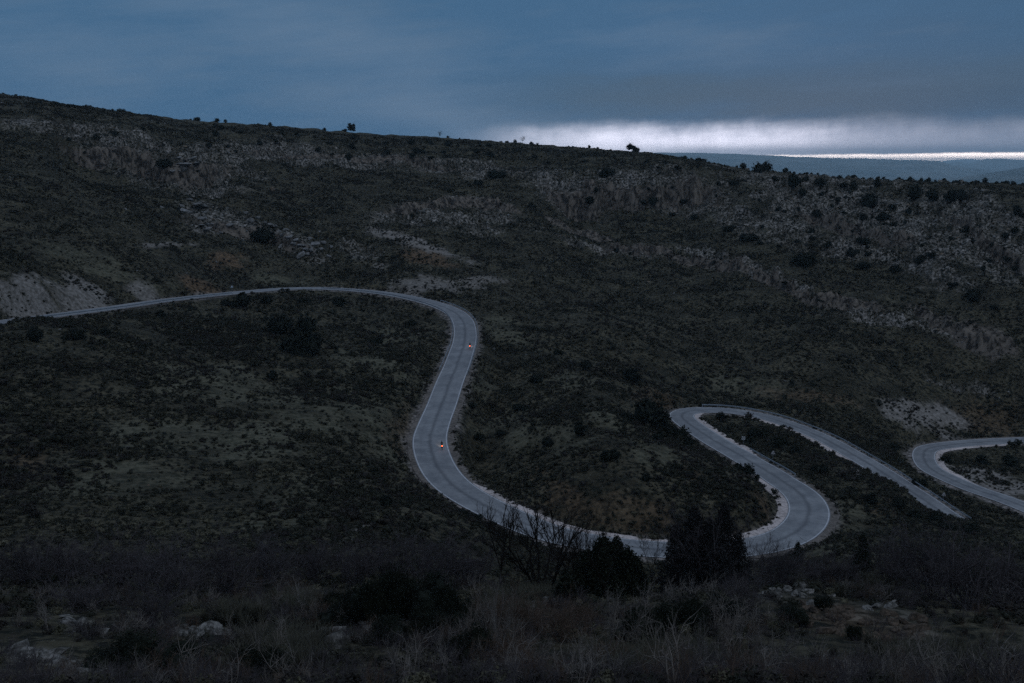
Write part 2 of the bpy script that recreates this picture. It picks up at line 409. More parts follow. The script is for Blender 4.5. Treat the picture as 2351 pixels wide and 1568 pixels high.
# ------------------------------------------------------------------ what the ground is made of: patches, each at its own place on the slopes
def cast(u, v):
    """first point of the bare sheet along a bearing"""
    r = ray(u, v); a = math.atan2(r[0], r[1]); j = int(np.argmin(np.abs(AZ - a)))
    sl = r[2] / math.hypot(r[0], r[1])
    h = GZ[:NEAR + 1, j] / RR[:NEAR + 1]
    k = np.where((h[8:] >= sl))[0]
    if not len(k): return None
    i = k[0] + 8
    h0, h1 = h[i - 1], h[i]; f = 0.5 if h1 == h0 else (sl - h0) / (h1 - h0)
    q = RR[i - 1] + np.clip(f, 0, 1) * (RR[i] - RR[i - 1])
    return np.array([math.sin(a) * q, math.cos(a) * q, sl * q])
PU, PV = project(np.column_stack([gx, gy, GZ[:NEAR + 1].ravel()]))
nz_a = fbm(gx / 9, gy / 9, 5, 1); nz_b = fbm(gx / 2.2, gy / 2.2, 4, 2); nz_c = fbm(gx / 30, gy / 30, 4, 3)
M = {k: np.zeros(nv) for k in ('rock', 'soil', 'pale', 'bare')}
def patch(kind, u, v, ru, rv, rot=0.0, s=1.0, edge=0.8):
    h = cast(u, v)
    if h is None: return
    q = math.hypot(h[0], h[1])
    w = np.where((np.abs(PU - u) < ru * 2.2 + rv * 2) & (np.abs(PV - v) < rv * 2.2 + ru * 2) & (rr > q * 0.72) & (rr < q * 1.38))[0]
    c_, s_ = math.cos(R(rot)), math.sin(R(rot))
    a = ((PU[w] - u) * c_ + (PV[w] - v) * s_) / ru; b = (-(PU[w] - u) * s_ + (PV[w] - v) * c_) / rv
    d = np.sqrt(a * a + b * b) + edge * (0.9 * nz_a[w] + 0.45 * nz_b[w] + (0.7 * nz_c[w] if kind == 'rock' else 0.0))
    M[kind][w] = np.maximum(M[kind][w], s * sstep(1.25, 0.55, d))
# orange earth
for a in ((522, 603, 45, 22, 5), (470, 658, 60, 12, 18), (985, 592, 60, 22, 8), (1225, 1082, 38, 14, 8), (1290, 1130, 60, 30, 25), (1480, 1170, 80, 40, 5), (1585, 1090, 30, 13, 20),
          (1755, 1150, 16, 50, -12), (1400, 1180, 130, 30, 8), (920, 970, 30, 45, 20), (1500, 910, 70, 18, 5), (1850, 915, 110, 16, 6), (2260, 960, 90, 45, 10), (2030, 1175, 45, 20, 10),
          (1700, 1215, 60, 16, -10), (60, 1060, 40, 25, 0), (2000, 1440, 150, 40, 14), (640, 1540, 40, 40, -30), (1240, 1440, 90, 40, 10)):
    patch('soil', *a, s=1.1 if a[1] < 700 else 0.5)
# pale cuttings and bare ground
for a in ((60, 680, 110, 40, 12), (200, 672, 60, 28, 20), (330, 668, 40, 20, 25), (960, 560, 110, 14, 18), (1000, 655, 110, 16, 2), (900, 545, 60, 8, 15),
          (2100, 950, 90, 32, 14), (2170, 965, 60, 30, 20), (2250, 1100, 70, 24, 14), (2330, 1125, 50, 20, 12), (1100, 650, 60, 10, 0), (450, 672, 50, 8, -5), (380, 560, 80, 6, -3)):
    patch('pale', *a, s=0.95 if a[0] < 215 or a[0] == 960 or a[0] > 2050 else 0.75)
patch('pale', 830, 1215, 45, 7, -35, 0.8, 0.9); patch('pale', 808, 1235, 8, 20, 0, 0.7, 0.9); patch('pale', 1972, 1092, 22, 8, 40, 0.9, 0.2)
# rock: upper slopes, cliff bands, outcrops
for a in ((1310, 420, 90, 32, 14), (1420, 400, 70, 26, 10), (1545, 415, 85, 36, 6), (1620, 440, 60, 28, 10), (1240, 395, 50, 24, 5), (1700, 500, 70, 30, 30),
          (300, 320, 90, 42, 8), (420, 370, 120, 40, 12), (200, 300, 90, 26, 6), (90, 280, 90, 16, 5), (520, 350, 80, 26, 14), (650, 330, 120, 24, 8), (800, 350, 130, 20, 8), (960, 360, 130, 16, 6), (1100, 370, 100, 18, 6),
          (470, 490, 55, 30, 25), (560, 510, 60, 22, 25), (640, 545, 70, 18, 30), (715, 572, 50, 22, 20), (830, 575, 60, 20, 15), (500, 410, 80, 20, 15),
          (930, 485, 110, 18, -3), (1050, 495, 110, 30, 4), (1140, 480, 60, 22, 20), (1060, 440, 60, 5, 2), (1400, 550, 120, 12, 12), (1640, 585, 70, 14, 18), (1740, 620, 110, 12, 24), (1870, 680, 90, 8, 22), (2000, 720, 120, 16, 12), (2200, 760, 120, 14, 24),
          (1830, 450, 90, 40, 16), (1930, 465, 260, 70, 14), (2200, 520, 220, 90, 14), (1950, 480, 110, 50, 16), (2080, 520, 110, 46, 16), (2230, 500, 110, 60, 20), (2320, 560, 80, 50, 20), (1800, 520, 70, 40, 20), (2120, 600, 120, 34, 18), (1960, 560, 90, 30, 14), (2250, 890, 50, 14, 14), (2170, 880, 60, 10, 16)):
    patch('rock', *a, s=1.5 if 560 < a[1] < 730 and 1380 < a[0] < 2010 else 1.1)
MEADOW = ((780, 950, 160, 70, 5), (560, 1015, 200, 50, 3), (700, 1130, 160, 45, 0), (350, 1000, 120, 50, 5), (850, 840, 100, 35, 10), (1190, 985, 90, 50, 10), (1300, 1010, 60, 36, 10), (1500, 1050, 60, 26, 10), (1950, 1185, 60, 44, 20), (1930, 1262, 90, 24, 10),
          (650, 1192, 130, 26, 0), (250, 1105, 150, 45, 0), (900, 770, 60, 26, 10), (480, 880, 150, 45, 6), (1330, 880, 60, 20, 10), (1100, 900, 30, 30, 0), (920, 1040, 60, 40, 15), (1390, 960, 70, 26, 12), (300, 640, 110, 14, 12), (180, 590, 120, 20, 8), (640, 640, 90, 12, 4), (1160, 760, 60, 30, 30), (2060, 1090, 50, 30, 20), (1700, 890, 120, 20, 4))
for a in MEADOW: patch('bare', *a, s=1.0)
for a in ((480, 1452, 60, 16, 4), (180, 1432, 50, 22, 20), (745, 1490, 50, 42, -10), (700, 1530, 50, 40, -20), (110, 1512, 110, 24, 12), (1235, 1392, 50, 12, 0), (1800, 1362, 110, 16, 6), (1940, 1400, 120, 26, 14), (2080, 1435, 110, 40, 20), (2220, 1512, 22, 14, 10),
          (2290, 1355, 60, 10, 10), (850, 1425, 40, 20, 0)):
    patch('rock', *a, s=0.40)
ridge_near = np.zeros(nv)
# closely cropped ground beside the road
verge = sstep(3.2, 0.4, RDIST - HALF + 1.4 * nz_a)

# ------------------------------------------------------------------ relief
Zn = GZ[:NEAR + 1].ravel().copy()
nearf = sstep(12, 40, rr)
Zn += nearf * (0.55 * nz_c * sstep(60, 200, rr) * 2.2 + 0.35 * nz_a + 0.12 * nz_b)
Zn += sstep(110, 260, rr) * sstep(6, 38, RDIST) * (4.2 * (0.35 - np.abs(fbm(gx / 46 + gy / 160, gy / 110, 4, 51))) + 0.9 * fbm(gx / 17, gy / 17, 3, 52))
rid = 1 - np.abs(fbm(gx / 14 + 0.02 * gy, gy / 7, 5, 9)) * 2.0                       # craggy, bedded across the slope
bed = fbm(gx / 40, Zn / 2.6, 4, 12)
far_amp = np.clip(rr / 320, 0.22, 1.7)
Zn += M['rock'] * far_amp * (1.5 * rid + 1.3 * bed + 0.5 * nz_b)
gull = 1 - np.abs(fbm(gx / 22, gy / 60, 4, 14)) * 2.2
Zn += np.maximum(M['pale'], M['soil'] * 0.6) * 0.5 * gull * np.clip(rr / 250, 0.15, 1)
# ledges: rock breaks into steps with steep faces
hh = 7.5 + 2.5 * nz_c; q = (Zn + 3.0 * nz_c + 1.5 * nz_a) / hh; fr_ = q - np.floor(q)
step_z = (np.floor(q) + sstep(.62, .95, fr_)) * hh - 3.0 * nz_c - 1.5 * nz_a
led = np.clip(M['rock'] * 1.1 - .15, 0, 1) * sstep(240, 330, rr)
Zn = Zn + led * (step_z - Zn) * .85
face = led * sstep(.55, .70, fr_) * sstep(1.0, .9, fr_)
# cliffs: the slope below a jagged line drops away from a steep face
cface = np.zeros(nv); Zg = Zn.reshape(NEAR + 1, na); Rg = RR[:NEAR + 1, None]; Jn = 5.0 * perlin(gx / 11, gy / 11, 71) + 3.0 * perlin(gx / 4.5, gy / 4.5, 72) + 7.0 * perlin(gx / 30, gy / 30, 73)
def cliff(uv, D, reach=70.0, wid=2.2):
    us = np.array([q[0] for q in uv], float); azs = np.radians([az_of(u) for u in us]); rc = []
    for u, v in uv:
        h = cast(u, v); rc.append(math.hypot(h[0], h[1]))
    j0, j1 = np.searchsorted(AZ, azs[0]), np.searchsorted(AZ, azs[-1])
    js = np.arange(j0, j1); t_ = (AZ[js] - azs[0]) / (azs[-1] - azs[0]); ends = np.clip(np.minimum(t_, 1 - t_) * 5, 0, 1)
    rl = np.interp(AZ[js], azs, rc)[None] + Jn.reshape(NEAR + 1, na)[:, js] * (.5 + D / 9)
    d = Rg - rl; amp = D * ends[None] * np.clip(.75 + .8 * nz_c.reshape(NEAR + 1, na)[:, js], .2, 1.5)
    drop = amp * (1 - sstep(-wid, wid, d)) * np.exp(-np.clip(-d, 0, None) / reach * 1.6) - amp * .35 * sstep(-wid, wid, d) * np.exp(-np.clip(d, 0, None) / 26)
    Zg[:, js] -= drop
    f = np.exp(-(d / (wid * 1.5)) ** 2) * ends[None]
    cf = cface.reshape(NEAR + 1, na); cf[:, js] = np.maximum(cf[:, js], f)
cliff([(1222, 392), (1260, 420), (1300, 426), (1350, 430), (1400, 424), (1450, 428), (1500, 432), (1560, 424), (1620, 430), (1668, 447)], 14.0, 90)
cliff([(150, 322), (250, 345), (300, 352), (350, 360), (380, 372), (430, 386), (500, 385), (575, 376)], 12.0, 80)
cliff([(850, 484), (930, 472), (1010, 457), (1060, 441), (1110, 446), (1180, 470), (1220, 492)], 3.6, 40)
cliff([(1320, 533), (1420, 552), (1520, 570), (1600, 585), (1680, 606), (1760, 640), (1850, 680), (1960, 702), (2070, 712)], 3.0, 40)
cliff([(1790, 468), (1880, 500), (1960, 515), (2040, 540), (2110, 546)], 5.0, 50); cliff([(2130, 470), (2220, 530), (2300, 580), (2380, 606)], 6.0, 50)
cliff([(430, 492), (520, 515), (600, 535), (680, 560), (745, 590)], 3.0, 30); cliff([(2060, 690), (2150, 730), (2250, 775), (2360, 830)], 3.0, 40); cliff([(1240, 480), (1330, 500), (1420, 520)], 2.0, 30)
cliff([(560, 330), (650, 335), (760, 345), (880, 352), (1000, 362), (1100, 372)], 3.0, 40)
Zn = Zg.ravel(); face = np.maximum(face, cface * np.clip(.7 + .8 * nz_b + .5 * nz_a, 0, 1))
# the road bench
w_in = HALF + 1.3
bl = sstep(0, 5.5, RDIST - w_in)
target = RZ - 0.10 - 0.10 * sstep(HALF, w_in, RDIST)
Zr = np.where(RDIST < 60, target * (1 - bl) + Zn * bl, Zn)
Zn = np.where(RDIST < 40, Zr, Zn)
GZ[:NEAR + 1] = Zn.reshape(NEAR + 1, na)
PU, PV = project(np.column_stack([gx, gy, Zn]))
# the skyline seen from the camera: ease the far slopes to the height the ridge has
SKYL = [(-800, 110), (-300, 185), (0, 227), (138, 241), (171, 247), (311, 263), (470, 281), (590, 287), (700, 294), (780, 301), (870, 308), (1000, 314), (1160, 326), (1280, 335), (1440, 348),
        (1500, 352), (1560, 364), (1620, 374), (1690, 387), (1763, 393), (1860, 401), (1960, 407), (2060, 411), (2200, 414), (2351, 420), (2700, 430), (3100, 440)]
for it in range(3):
    hz_ = GZ[60:NEAR + 1] / RR[60:NEAR + 1, None]; k = np.argmax(hz_, 0) + 60; rk = RR[k]; now = hz_[k - 60, np.arange(na)]
    want = np.interp(np.degrees(AZ), [az_of(u) for u, v in SKYL], [math.tan(R(el_of(v - 0.0))) for u, v in SKYL])
    dlt = np.where(np.abs(np.degrees(AZ)) < 33, (now - want) * rk, 0)
    dlt = np.convolve(np.pad(dlt, 20, mode='edge'), np.hanning(43)[1:-1] / np.hanning(43).sum(), 'valid')[:na]
    GZ[:NEAR + 1] -= dlt[None] * sstep(0.52, 0.92, RR[:NEAR + 1, None] / rk[None])
Zn = GZ[:NEAR + 1].ravel().copy(); PU, PV = project(np.column_stack([gx, gy, Zn]))
def ground_z(x, y):
    x = np.atleast_1d(np.asarray(x, float)); y = np.atleast_1d(np.asarray(y, float))
    r_ = np.clip(np.hypot(x, y), RR[0], RR[NEAR] * 0.999); a_ = np.arctan2(x, y)
    i = np.clip(np.searchsorted(RR, r_) - 1, 0, NEAR - 1); j = np.clip(np.searchsorted(AZ, a_) - 1, 0, na - 2)
    f = (r_ - RR[i]) / (RR[i + 1] - RR[i]); g = (a_ - AZ[j]) / (AZ[j + 1] - AZ[j])
    return (GZ[i, j] * (1 - f) + GZ[i + 1, j] * f) * (1 - g) + (GZ[i, j + 1] * (1 - f) + GZ[i + 1, j + 1] * f) * g
def at_vertex(arr, x, y):
    r_ = np.hypot(x, y); a_ = np.arctan2(x, y)
    i = np.clip(np.searchsorted(RR, r_), 0, NEAR); j = np.clip(np.searchsorted(AZ, a_), 0, na - 1)
    return arr[i * na + j]

# ------------------------------------------------------------------ ground material
gm, nt, b = principled("hillside_ground", 0.95, 0.1)
at = nt.nodes.new('ShaderNodeAttribute'); at.attribute_name = 'mix'
sp = nt.nodes.new('ShaderNodeSeparateColor'); nt.links.new(at.outputs['Color'], sp.inputs[0])
m_rock, m_soil, m_pale = (X(nt, sp.outputs[i]) for i in range(3))
m_verge = X(nt, at.outputs['Alpha'])
pos = poscoord(nt)
g1 = noise(nt, pos, 0.9, 7, 0.68); g2 = noise(nt, pos, 0.10, 5, 0.6); g3 = noise(nt, pos, 3.5, 5, 0.7)
col = mixc(nt, g2.step(0.35, 0.66), (0.025, 0.022, 0.014), (0.066, 0.059, 0.038))
col = mixc(nt, g1.step(0.40, 0.58), (0.008, 0.009, 0.006), col)
col = mixc(nt, (g3.step(0.58, 0.72) * 0.6), col, (0.150, 0.140, 0.100))
mt_ = nt.nodes.new('ShaderNodeAttribute'); mt_.attribute_name = 'meadow'; m_mead = X(nt, mt_.outputs['Fac'])
cf_ = nt.nodes.new('ShaderNodeAttribute'); cf_.attribute_name = 'cliff'; m_cliff = X(nt, cf_.outputs['Fac'])
mead = mixc(nt, g1.step(0.34, 0.60), (0.030, 0.031, 0.019), (0.084, 0.080, 0.056))
col = mixc(nt, (m_mead * (0.25 + g2.step(0.34, 0.62) * 0.75)).clamp(), col, mead)
mp = nt.nodes.new('ShaderNodeMapping'); mp.inputs['Scale'].default_value = (1.0, 1.0, 0.55); nt.links.new(pos, mp.inputs[0])
st_ = noise(nt, mp.outputs[0], 0.42, 6, 0.68, 0.6)
clf = mixc(nt, st_.step(0.40, 0.62), (0.018, 0.016, 0.014), (0.125, 0.107, 0.088))
soil = mixc(nt, g1.step(0.38, 0.64), (0.034, 0.024, 0.015), (0.112, 0.076, 0.046))
pale = mixc(nt, g1.step(0.35, 0.65), (0.0928, 0.0846, 0.0737), (0.1966, 0.1829, 0.1693))
v1 = nt.nodes.new('ShaderNodeTexVoronoi'); v1.feature = 'DISTANCE_TO_EDGE'; v1.inputs['Scale'].default_value = 0.30
vv = nt.nodes.new('ShaderNodeVectorMath'); vv.operation = 'ADD'; nt.links.new(pos, vv.inputs[0]); nt.links.new(comb(nt, g2 * 9.0, g1 * 5.0, g1 * 3.0), vv.inputs[1]); nt.links.new(vv.outputs[0], v1.inputs['Vector'])
crack = X(nt, v1.outputs[0]).step(0.0, 0.10)
rock = mixc(nt, g1.step(0.35, 0.62), (0.032, 0.030, 0.027), (0.225, 0.212, 0.196))
rock = mixc(nt, crack * 0.6 + 0.4, (0.0180, 0.0170, 0.0150), rock)
grit = mixc(nt, g1.step(0.42, 0.60), (0.06, 0.055, 0.050), (0.20, 0.18, 0.17))
col = mixc(nt, (m_soil * (0.55 + g1 * 0.8)).clamp(), col, soil)
col = mixc(nt, (m_pale * (0.55 + g1 * 0.8)).clamp(), col, pale)
col = mixc(nt, (m_rock * (g1.step(0.40, 0.60) * (g2.step(0.36, 0.60) * 0.75 + 0.25))).clamp(), col, rock)
col = mixc(nt, m_cliff.step(0.12, 0.5), col, clf)
col = mixc(nt, (m_verge * (0.35 + g1 * 1.2)).clamp(), col, grit)
nt.links.new(col, b.inputs['Base Color'])
bp = nt.nodes.new('ShaderNodeBump'); bp.inputs['Strength'].default_value = 0.8; bp.inputs['Distance'].default_value = 0.35
nt.links.new((g1 * 0.7 + g3 * 0.3).s, bp.inputs['Height']); nt.links.new(bp.outputs[0], b.inputs['Normal'])

def sheet(name, i0, i1, close, mat, attr=None):
    """part of the polar sheet, rows i0..i1, closed round the full circle"""
    n = i1 - i0 + 1
    V = np.column_stack([GX[i0:i1 + 1].ravel(), GY[i0:i1 + 1].ravel(), GZ[i0:i1 + 1].ravel()])
    ii, jj = np.meshgrid(np.arange(n - 1), np.arange(na), indexing='ij')
    j2 = (jj + 1) % na
    Fc = np.stack([ii * na + jj, ii * na + j2, (ii + 1) * na + j2, (ii + 1) * na + jj], -1).reshape(-1, 4)
    Fc = Fc[:, ::-1]
    me = mesh_np(name, V, Fc, True)
    if attr is not None:
        ca = me.color_attributes.new('mix', 'FLOAT_COLOR', 'POINT'); ca.data.foreach_set('color', attr.astype(np.float32).ravel())
        for nm_, ar_ in (('meadow', M['bare']), ('cliff', np.clip(cface, 0, 1))):
            fa = me.attributes.new(nm_, 'FLOAT', 'POINT'); fa.data.foreach_set('value', ar_.astype(np.float32))
    return tag(link(name, me, mat), kind='structure')
sheet("ground", 0, NEAR, False, gm, np.column_stack([np.maximum(M['rock'], face), np.maximum(M['soil'], cface * .30), M['pale'], np.clip(verge, 0, 1)]))
fm, nt, b = principled("far_country", 0.95, 0.1)
pos = poscoord(nt); f1 = noise(nt, pos, 0.0014, 8, 0.65); f2 = noise(nt, pos, 0.0004, 4, 0.5)
col = mixc(nt, f1.step(0.42, 0.60), (0.0211, 0.0292, 0.0252), (0.0816, 0.0842, 0.0731))
col = mixc(nt, f2.step(0.58, 0.72) * 0.6, col, (0.1440, 0.1296, 0.1134))
nt.links.new(col, b.inputs['Base Color'])
sheet("distant_hills", NEAR, nr - 1, True, fm)

# ------------------------------------------------------------------ road surface, gravel verges, painted lines
def ribbon(name, offs, dz, i0=0, i1=None, wob=0.0, seed=0, uv=True):
    """strip along the road; offs: lateral offsets as functions of the index (metres, + = right of travel)"""
    i1 = len(RC) if i1 is None else i1
    idx = np.arange(i0, i1); rows = []
    for o in offs:
        rows.append(np.column_stack([RC[idx, 0] + RN[idx, 0] * o(idx), RC[idx, 1] + RN[idx, 1] * o(idx), RC[idx, 2] + dz]))
    k = len(rows); V = np.stack(rows, 1).reshape(-1, 3); n = len(idx)
    ii, jj = np.meshgrid(np.arange(n - 1), np.arange(k - 1), indexing='ij')
    Fc = np.stack([ii * k + jj, ii * k + jj + 1, (ii + 1) * k + jj + 1, (ii + 1) * k + jj], -1).reshape(-1, 4)[:, ::-1]
    me = mesh_np(name, V, Fc, True)
    la = me.attributes.new('across', 'FLOAT', 'POINT')
    la.data.foreach_set('value', np.stack([o(idx) for o in offs], 1).ravel().astype(np.float32))
    return me
am, nt, b = principled("worn_asphalt", 0.80, 0.25)
pos = poscoord(nt); a1 = noise(nt, pos, 0.25, 5, 0.6); a2 = noise(nt, pos, 9.0, 4, 0.7); a3 = noise(nt, pos, 1.3, 4, 0.6)
ac = nt.nodes.new('ShaderNodeAttribute'); ac.attribute_name = 'across'; acx = X(nt, ac.outputs['Fac'])
seam = ((((acx + (a1 - 0.5) * 0.9) / 0.42).sq() * -1.0).exp()) * 0.62                       # tarred joint down the middle
trk = ((((acx._m('ABSOLUTE') - 1.9) / 0.55).sq() * -1.0).exp()) * 0.12
col = mixc(nt, (a1 * 0.5 + a2 * 0.3 + a3 * 0.3).step(0.42, 0.68), (0.112, 0.120, 0.131), (0.200, 0.208, 0.216))
col = mixc(nt, noise(nt, pos, 0.045, 4, 0.6).step(0.42, 0.62) * 0.30, col, (0.11, 0.112, 0.118))
col = mixc(nt, (seam + trk).clamp(), col, (0.055, 0.058, 0.065))
nt.links.new(col, b.inputs['Base Color'])
cst = lambda k: (lambda i: np.full(len(i), k))
hw = lambda s, e=0.0: (lambda i: s * (RC[i, 3] / 2 + e))
road = link("road", ribbon("road", [hw(-1, .25), lambda i: -RC[i, 3] / 4, cst(0.0), lambda i: RC[i, 3] / 4, hw(1, .25)], 0.0), am)
tag(road, kind='structure')
lm_ = plain("worn_road_paint", (0.34, 0.35, 0.37), 0.7, 0.2, 0.22, 2.0)
for s in (-1, 1):
    tag(link("edge_line", ribbon("edge_line", [hw(s, -.09), hw(s, .09)][::s], 0.004), lm_), kind='structure').parent = road
def gravel_mat(name, lo, hi):
    m, nt, b = principled(name, 0.95, 0.1)
    pos = poscoord(nt); a1 = noise(nt, pos, 1.6, 6, 0.7); a2 = noise(nt, pos, 0.12, 3, 0.5)
    nt.links.new(mixc(nt, (a1 * 0.7 + a2 * 0.3).step(0.36, 0.62), lo, hi), b.inputs['Base Color']); return m
gr_dull = gravel_mat("dull_verge_gravel", (0.045, 0.040, 0.035), (0.150, 0.132, 0.118)); gr_pink = gravel_mat("pale_verge_gravel", (0.19, 0.168, 0.160), (0.46, 0.405, 0.385))
def gravel(side, wid, s0, s1, seed, mat=None):
    i0, i1 = int(s0), min(int(s1), len(RC))
    def o(i):
        t = (i - i0) / max(1, i1 - 1 - i0); f = np.clip(np.minimum(t, 1 - t) * 8, 0, 1)
        return side * (RC[i, 3] / 2 + 0.2 + f * np.maximum(0.05, wid + 0.45 * perlin(i / 6.0, i * 0, seed) + 0.35 * perlin(i / 1.9, i * 0, seed + 1)))
    inner = lambda i: side * (RC[i, 3] / 2 + 0.2)
    me = ribbon("gravel_verge", [inner, o] if side > 0 else [o, inner], -0.05, i0, i1)
    tag(link("gravel_verge", me, mat or gr_dull), kind='structure')

# ------------------------------------------------------------------ plants: mesh builders
def quad_sphere(n=3):
    V = []; Fc = []
    g = np.linspace(-1, 1, n + 1)
    for ax in range(3):
        for s in (-1, 1):
            o = len(V)
            for a in g:
                for b_ in g:
                    p = [0, 0, 0]; p[ax] = s; p[(ax + 1) % 3] = a * s; p[(ax + 2) % 3] = b_
                    V.append(p)
            for i in range(n):
                for j in range(n):
                    k = o + i * (n + 1) + j; Fc.append((k, k + n + 1, k + n + 2, k + 1))
    V = np.array(V, float); V /= np.linalg.norm(V, axis=1, keepdims=True)
    return V, np.array(Fc)
def leaves(rs, C, Nrm, size, flat=0.5):
    """one small quad per centre, turned roughly along a normal"""
    n = len(C)
    q = Nrm * flat + rs.normal(0, 0.6, (n, 3)); q /= np.linalg.norm(q, axis=1, keepdims=True) + 1e-9
    t = np.cross(q, rs.normal(0, 1, (n, 3))); t /= np.linalg.norm(t, axis=1, keepdims=True) + 1e-9
    b_ = np.cross(q, t)
    s = (size * rs.uniform(0.6, 1.35, n))[:, None]
    V = np.stack([C - t * s, C + b_ * s * 0.55, C + t * s, C - b_ * s * 0.55], 1).reshape(-1, 3)
    return V, np.arange(4 * n).reshape(-1, 4)
def merge(parts):
    V = []; Fc = []; o = 0
    for v, f in parts: V.append(v); Fc.append(f + o); o += len(v)
    return np.vstack(V), np.vstack(Fc)
def dome(seed, nblob, per, leaf, h=0.8, core=0.78, ragged=0.25, squash=1.0):
    """rounded shrub one metre wide: clumps of leaves over a dark heart"""
    rs = np.random.RandomState(seed); parts = []
    sx, sy = rs.uniform(.85, 1.1), rs.uniform(.85, 1.1)
    for k in range(nblob):
        th = rs.uniform(0, 2 * np.pi); ph = np.arccos(rs.uniform(-0.15, 1)); q = rs.uniform(0.55, 1.0) ** 0.5
        c = np.array([math.cos(th) * math.sin(ph) * .40 * sx * q, math.sin(th) * math.sin(ph) * .40 * sy * q, h * 0.42 + math.cos(ph) * h * .42 * q])
        r = rs.uniform(.09, .20) * (1 + rs.uniform(-ragged, ragged))
        d = rs.normal(0, 1, (per, 3)); d /= np.linalg.norm(d, axis=1, keepdims=True)
        C = c + d * r * rs.uniform(.55, 1.15, (per, 1)) * np.array([1, 1, .85])
        C[:, 2] = np.maximum(C[:, 2], 0.0)
        parts.append(leaves(rs, C, d + np.array([0, 0, .5]), leaf))
    if core > 0:
        V, Fc = quad_sphere(3)
        V = V * (1 + 0.25 * fbm(V[:, 0] * 2 + V[:, 2] * 3, V[:, 1] * 2 + V[:, 2], 2, seed)[:, None])
        V = V * np.array([.42 * sx * core, .42 * sy * core, h * .44 * core]) + np.array([0, 0, h * .42])
        V[:, 2] = np.maximum(V[:, 2], -0.06)
        parts.append((V, Fc))
    return merge(parts)
def tubes(S):
    """S: (n,8) segments p0 p1 r0 r1 -> three-sided tapering sticks"""
    S = np.asarray(S, float); p0, p1, r0, r1 = S[:, :3], S[:, 3:6], S[:, 6:7], S[:, 7:8]
    d = p1 - p0; d /= np.linalg.norm(d, axis=1, keepdims=True) + 1e-9
    ref = np.where(np.abs(d[:, 2:3]) > .8, np.array([[1., 0, 0]]), np.array([[0, 0, 1.]]))
    a = np.cross(d, ref); a /= np.linalg.norm(a, axis=1, keepdims=True) + 1e-9; b_ = np.cross(d, a)
    V = []
    for p, r in ((p0, r0), (p1, r1)):
        for k in range(3):
            t = 2 * np.pi * k / 3; V.append(p + (a * math.cos(t) + b_ * math.sin(t)) * r)
    V = np.stack(V, 1).reshape(-1, 3); o = np.arange(len(S))[:, None] * 6
    Fc = np.concatenate([o + np.array([[k, (k + 1) % 3, 3 + (k + 1) % 3, 3 + k]]) for k in range(3)], 0)
    return V, Fc
def grow(rs, p, d, L, r, lev, S, kids=(4, 6), wob=.22, up=.10, ratio=.62, spread=.75, nseg=4, T=None):
    """one branch and everything that grows from it"""
    pts = [np.array(p, float)]; d = np.array(d, float)
    for k in range(nseg):
        d = d + rs.normal(0, wob, 3) + np.array([0, 0, up]); d /= np.linalg.norm(d)
        pts.append(pts[-1] + d * L / nseg)
    for k in range(nseg):
        f0, f1 = 1 - .6 * k / nseg, 1 - .6 * (k + 1) / nseg
        S.append(np.concatenate([pts[k], pts[k + 1], [r * f0, r * f1]]))
    if lev <= 0:
        if T is not None: T.append(pts[-1]); T.append(pts[-2])
        return
    for j in range(rs.randint(kids[0], kids[1] + 1)):
        f = rs.uniform(.28, 1.0) * nseg; i = min(int(f), nseg - 1); q = pts[i] + (pts[i + 1] - pts[i]) * (f - i)
        nd = d + rs.normal(0, spread, 3) + np.array([0, 0, .15]); nd /= np.linalg.norm(nd)
        grow(rs, q, nd, L * ratio * rs.uniform(.7, 1.15), r * .52, lev - 1, S, kids, wob, up, ratio, spread, max(2, nseg - 1), T)
def shrub_twigs(seed, stems=14, h=1.0, spread=.5, lev=2, r=.014, kids=(4, 6), base=.12):
    rs = np.random.RandomState(seed); S = []
    for k in range(stems):
        a = rs.uniform(0, 2 * np.pi); q = spread * rs.uniform(.1, 1.0)
        d = np.array([math.cos(a) * q, math.sin(a) * q, 1.0]); d /= np.linalg.norm(d)
        grow(rs, (math.cos(a) * base * rs.uniform(0, 1), math.sin(a) * base * rs.uniform(0, 1), -0.05), d, h * rs.uniform(.55, .85), r, lev, S, kids)
    return tubes(S)

juniper_m = leafy("juniper_green", (0.006, 0.009, 0.006), (0.012, 0.016, 0.010), (0.009, 0.012, 0.009))
scrub_ms = [leafy("scrub_olive", (0.010, 0.012, 0.008), (0.020, 0.021, 0.013), (0.027, 0.026, 0.017)),
            leafy("scrub_brown", (0.011, 0.010, 0.009), (0.021, 0.018, 0.015), (0.030, 0.027, 0.022)),
            leafy("scrub_grey", (0.034, 0.034, 0.021), (0.068, 0.066, 0.042), (0.096, 0.088, 0.058))]
twig_m = leafy("grey_twigs", (0.0320, 0.0286, 0.0320), (0.0522, 0.0473, 0.0506), (0.0634, 0.0556, 0.0574))
bark_m = leafy("dark_bark", (0.0090, 0.0077, 0.0067), (0.0153, 0.0131, 0.0117), (0.0203, 0.0171, 0.0149))
palebark_m = leafy("pale_bark", (0.1054, 0.0965, 0.0891), (0.1733, 0.1609, 0.1485), (0.1361, 0.1178, 0.0990))
rust_m = leafy("rusty_twigs", (0.0616, 0.0396, 0.0281), (0.0923, 0.0631, 0.0438), (0.0746, 0.0545, 0.0421))
straw_m = leafy("dry_grass", (0.0365, 0.0345, 0.0251), (0.0628, 0.0588, 0.0437), (0.0446, 0.0466, 0.0332))

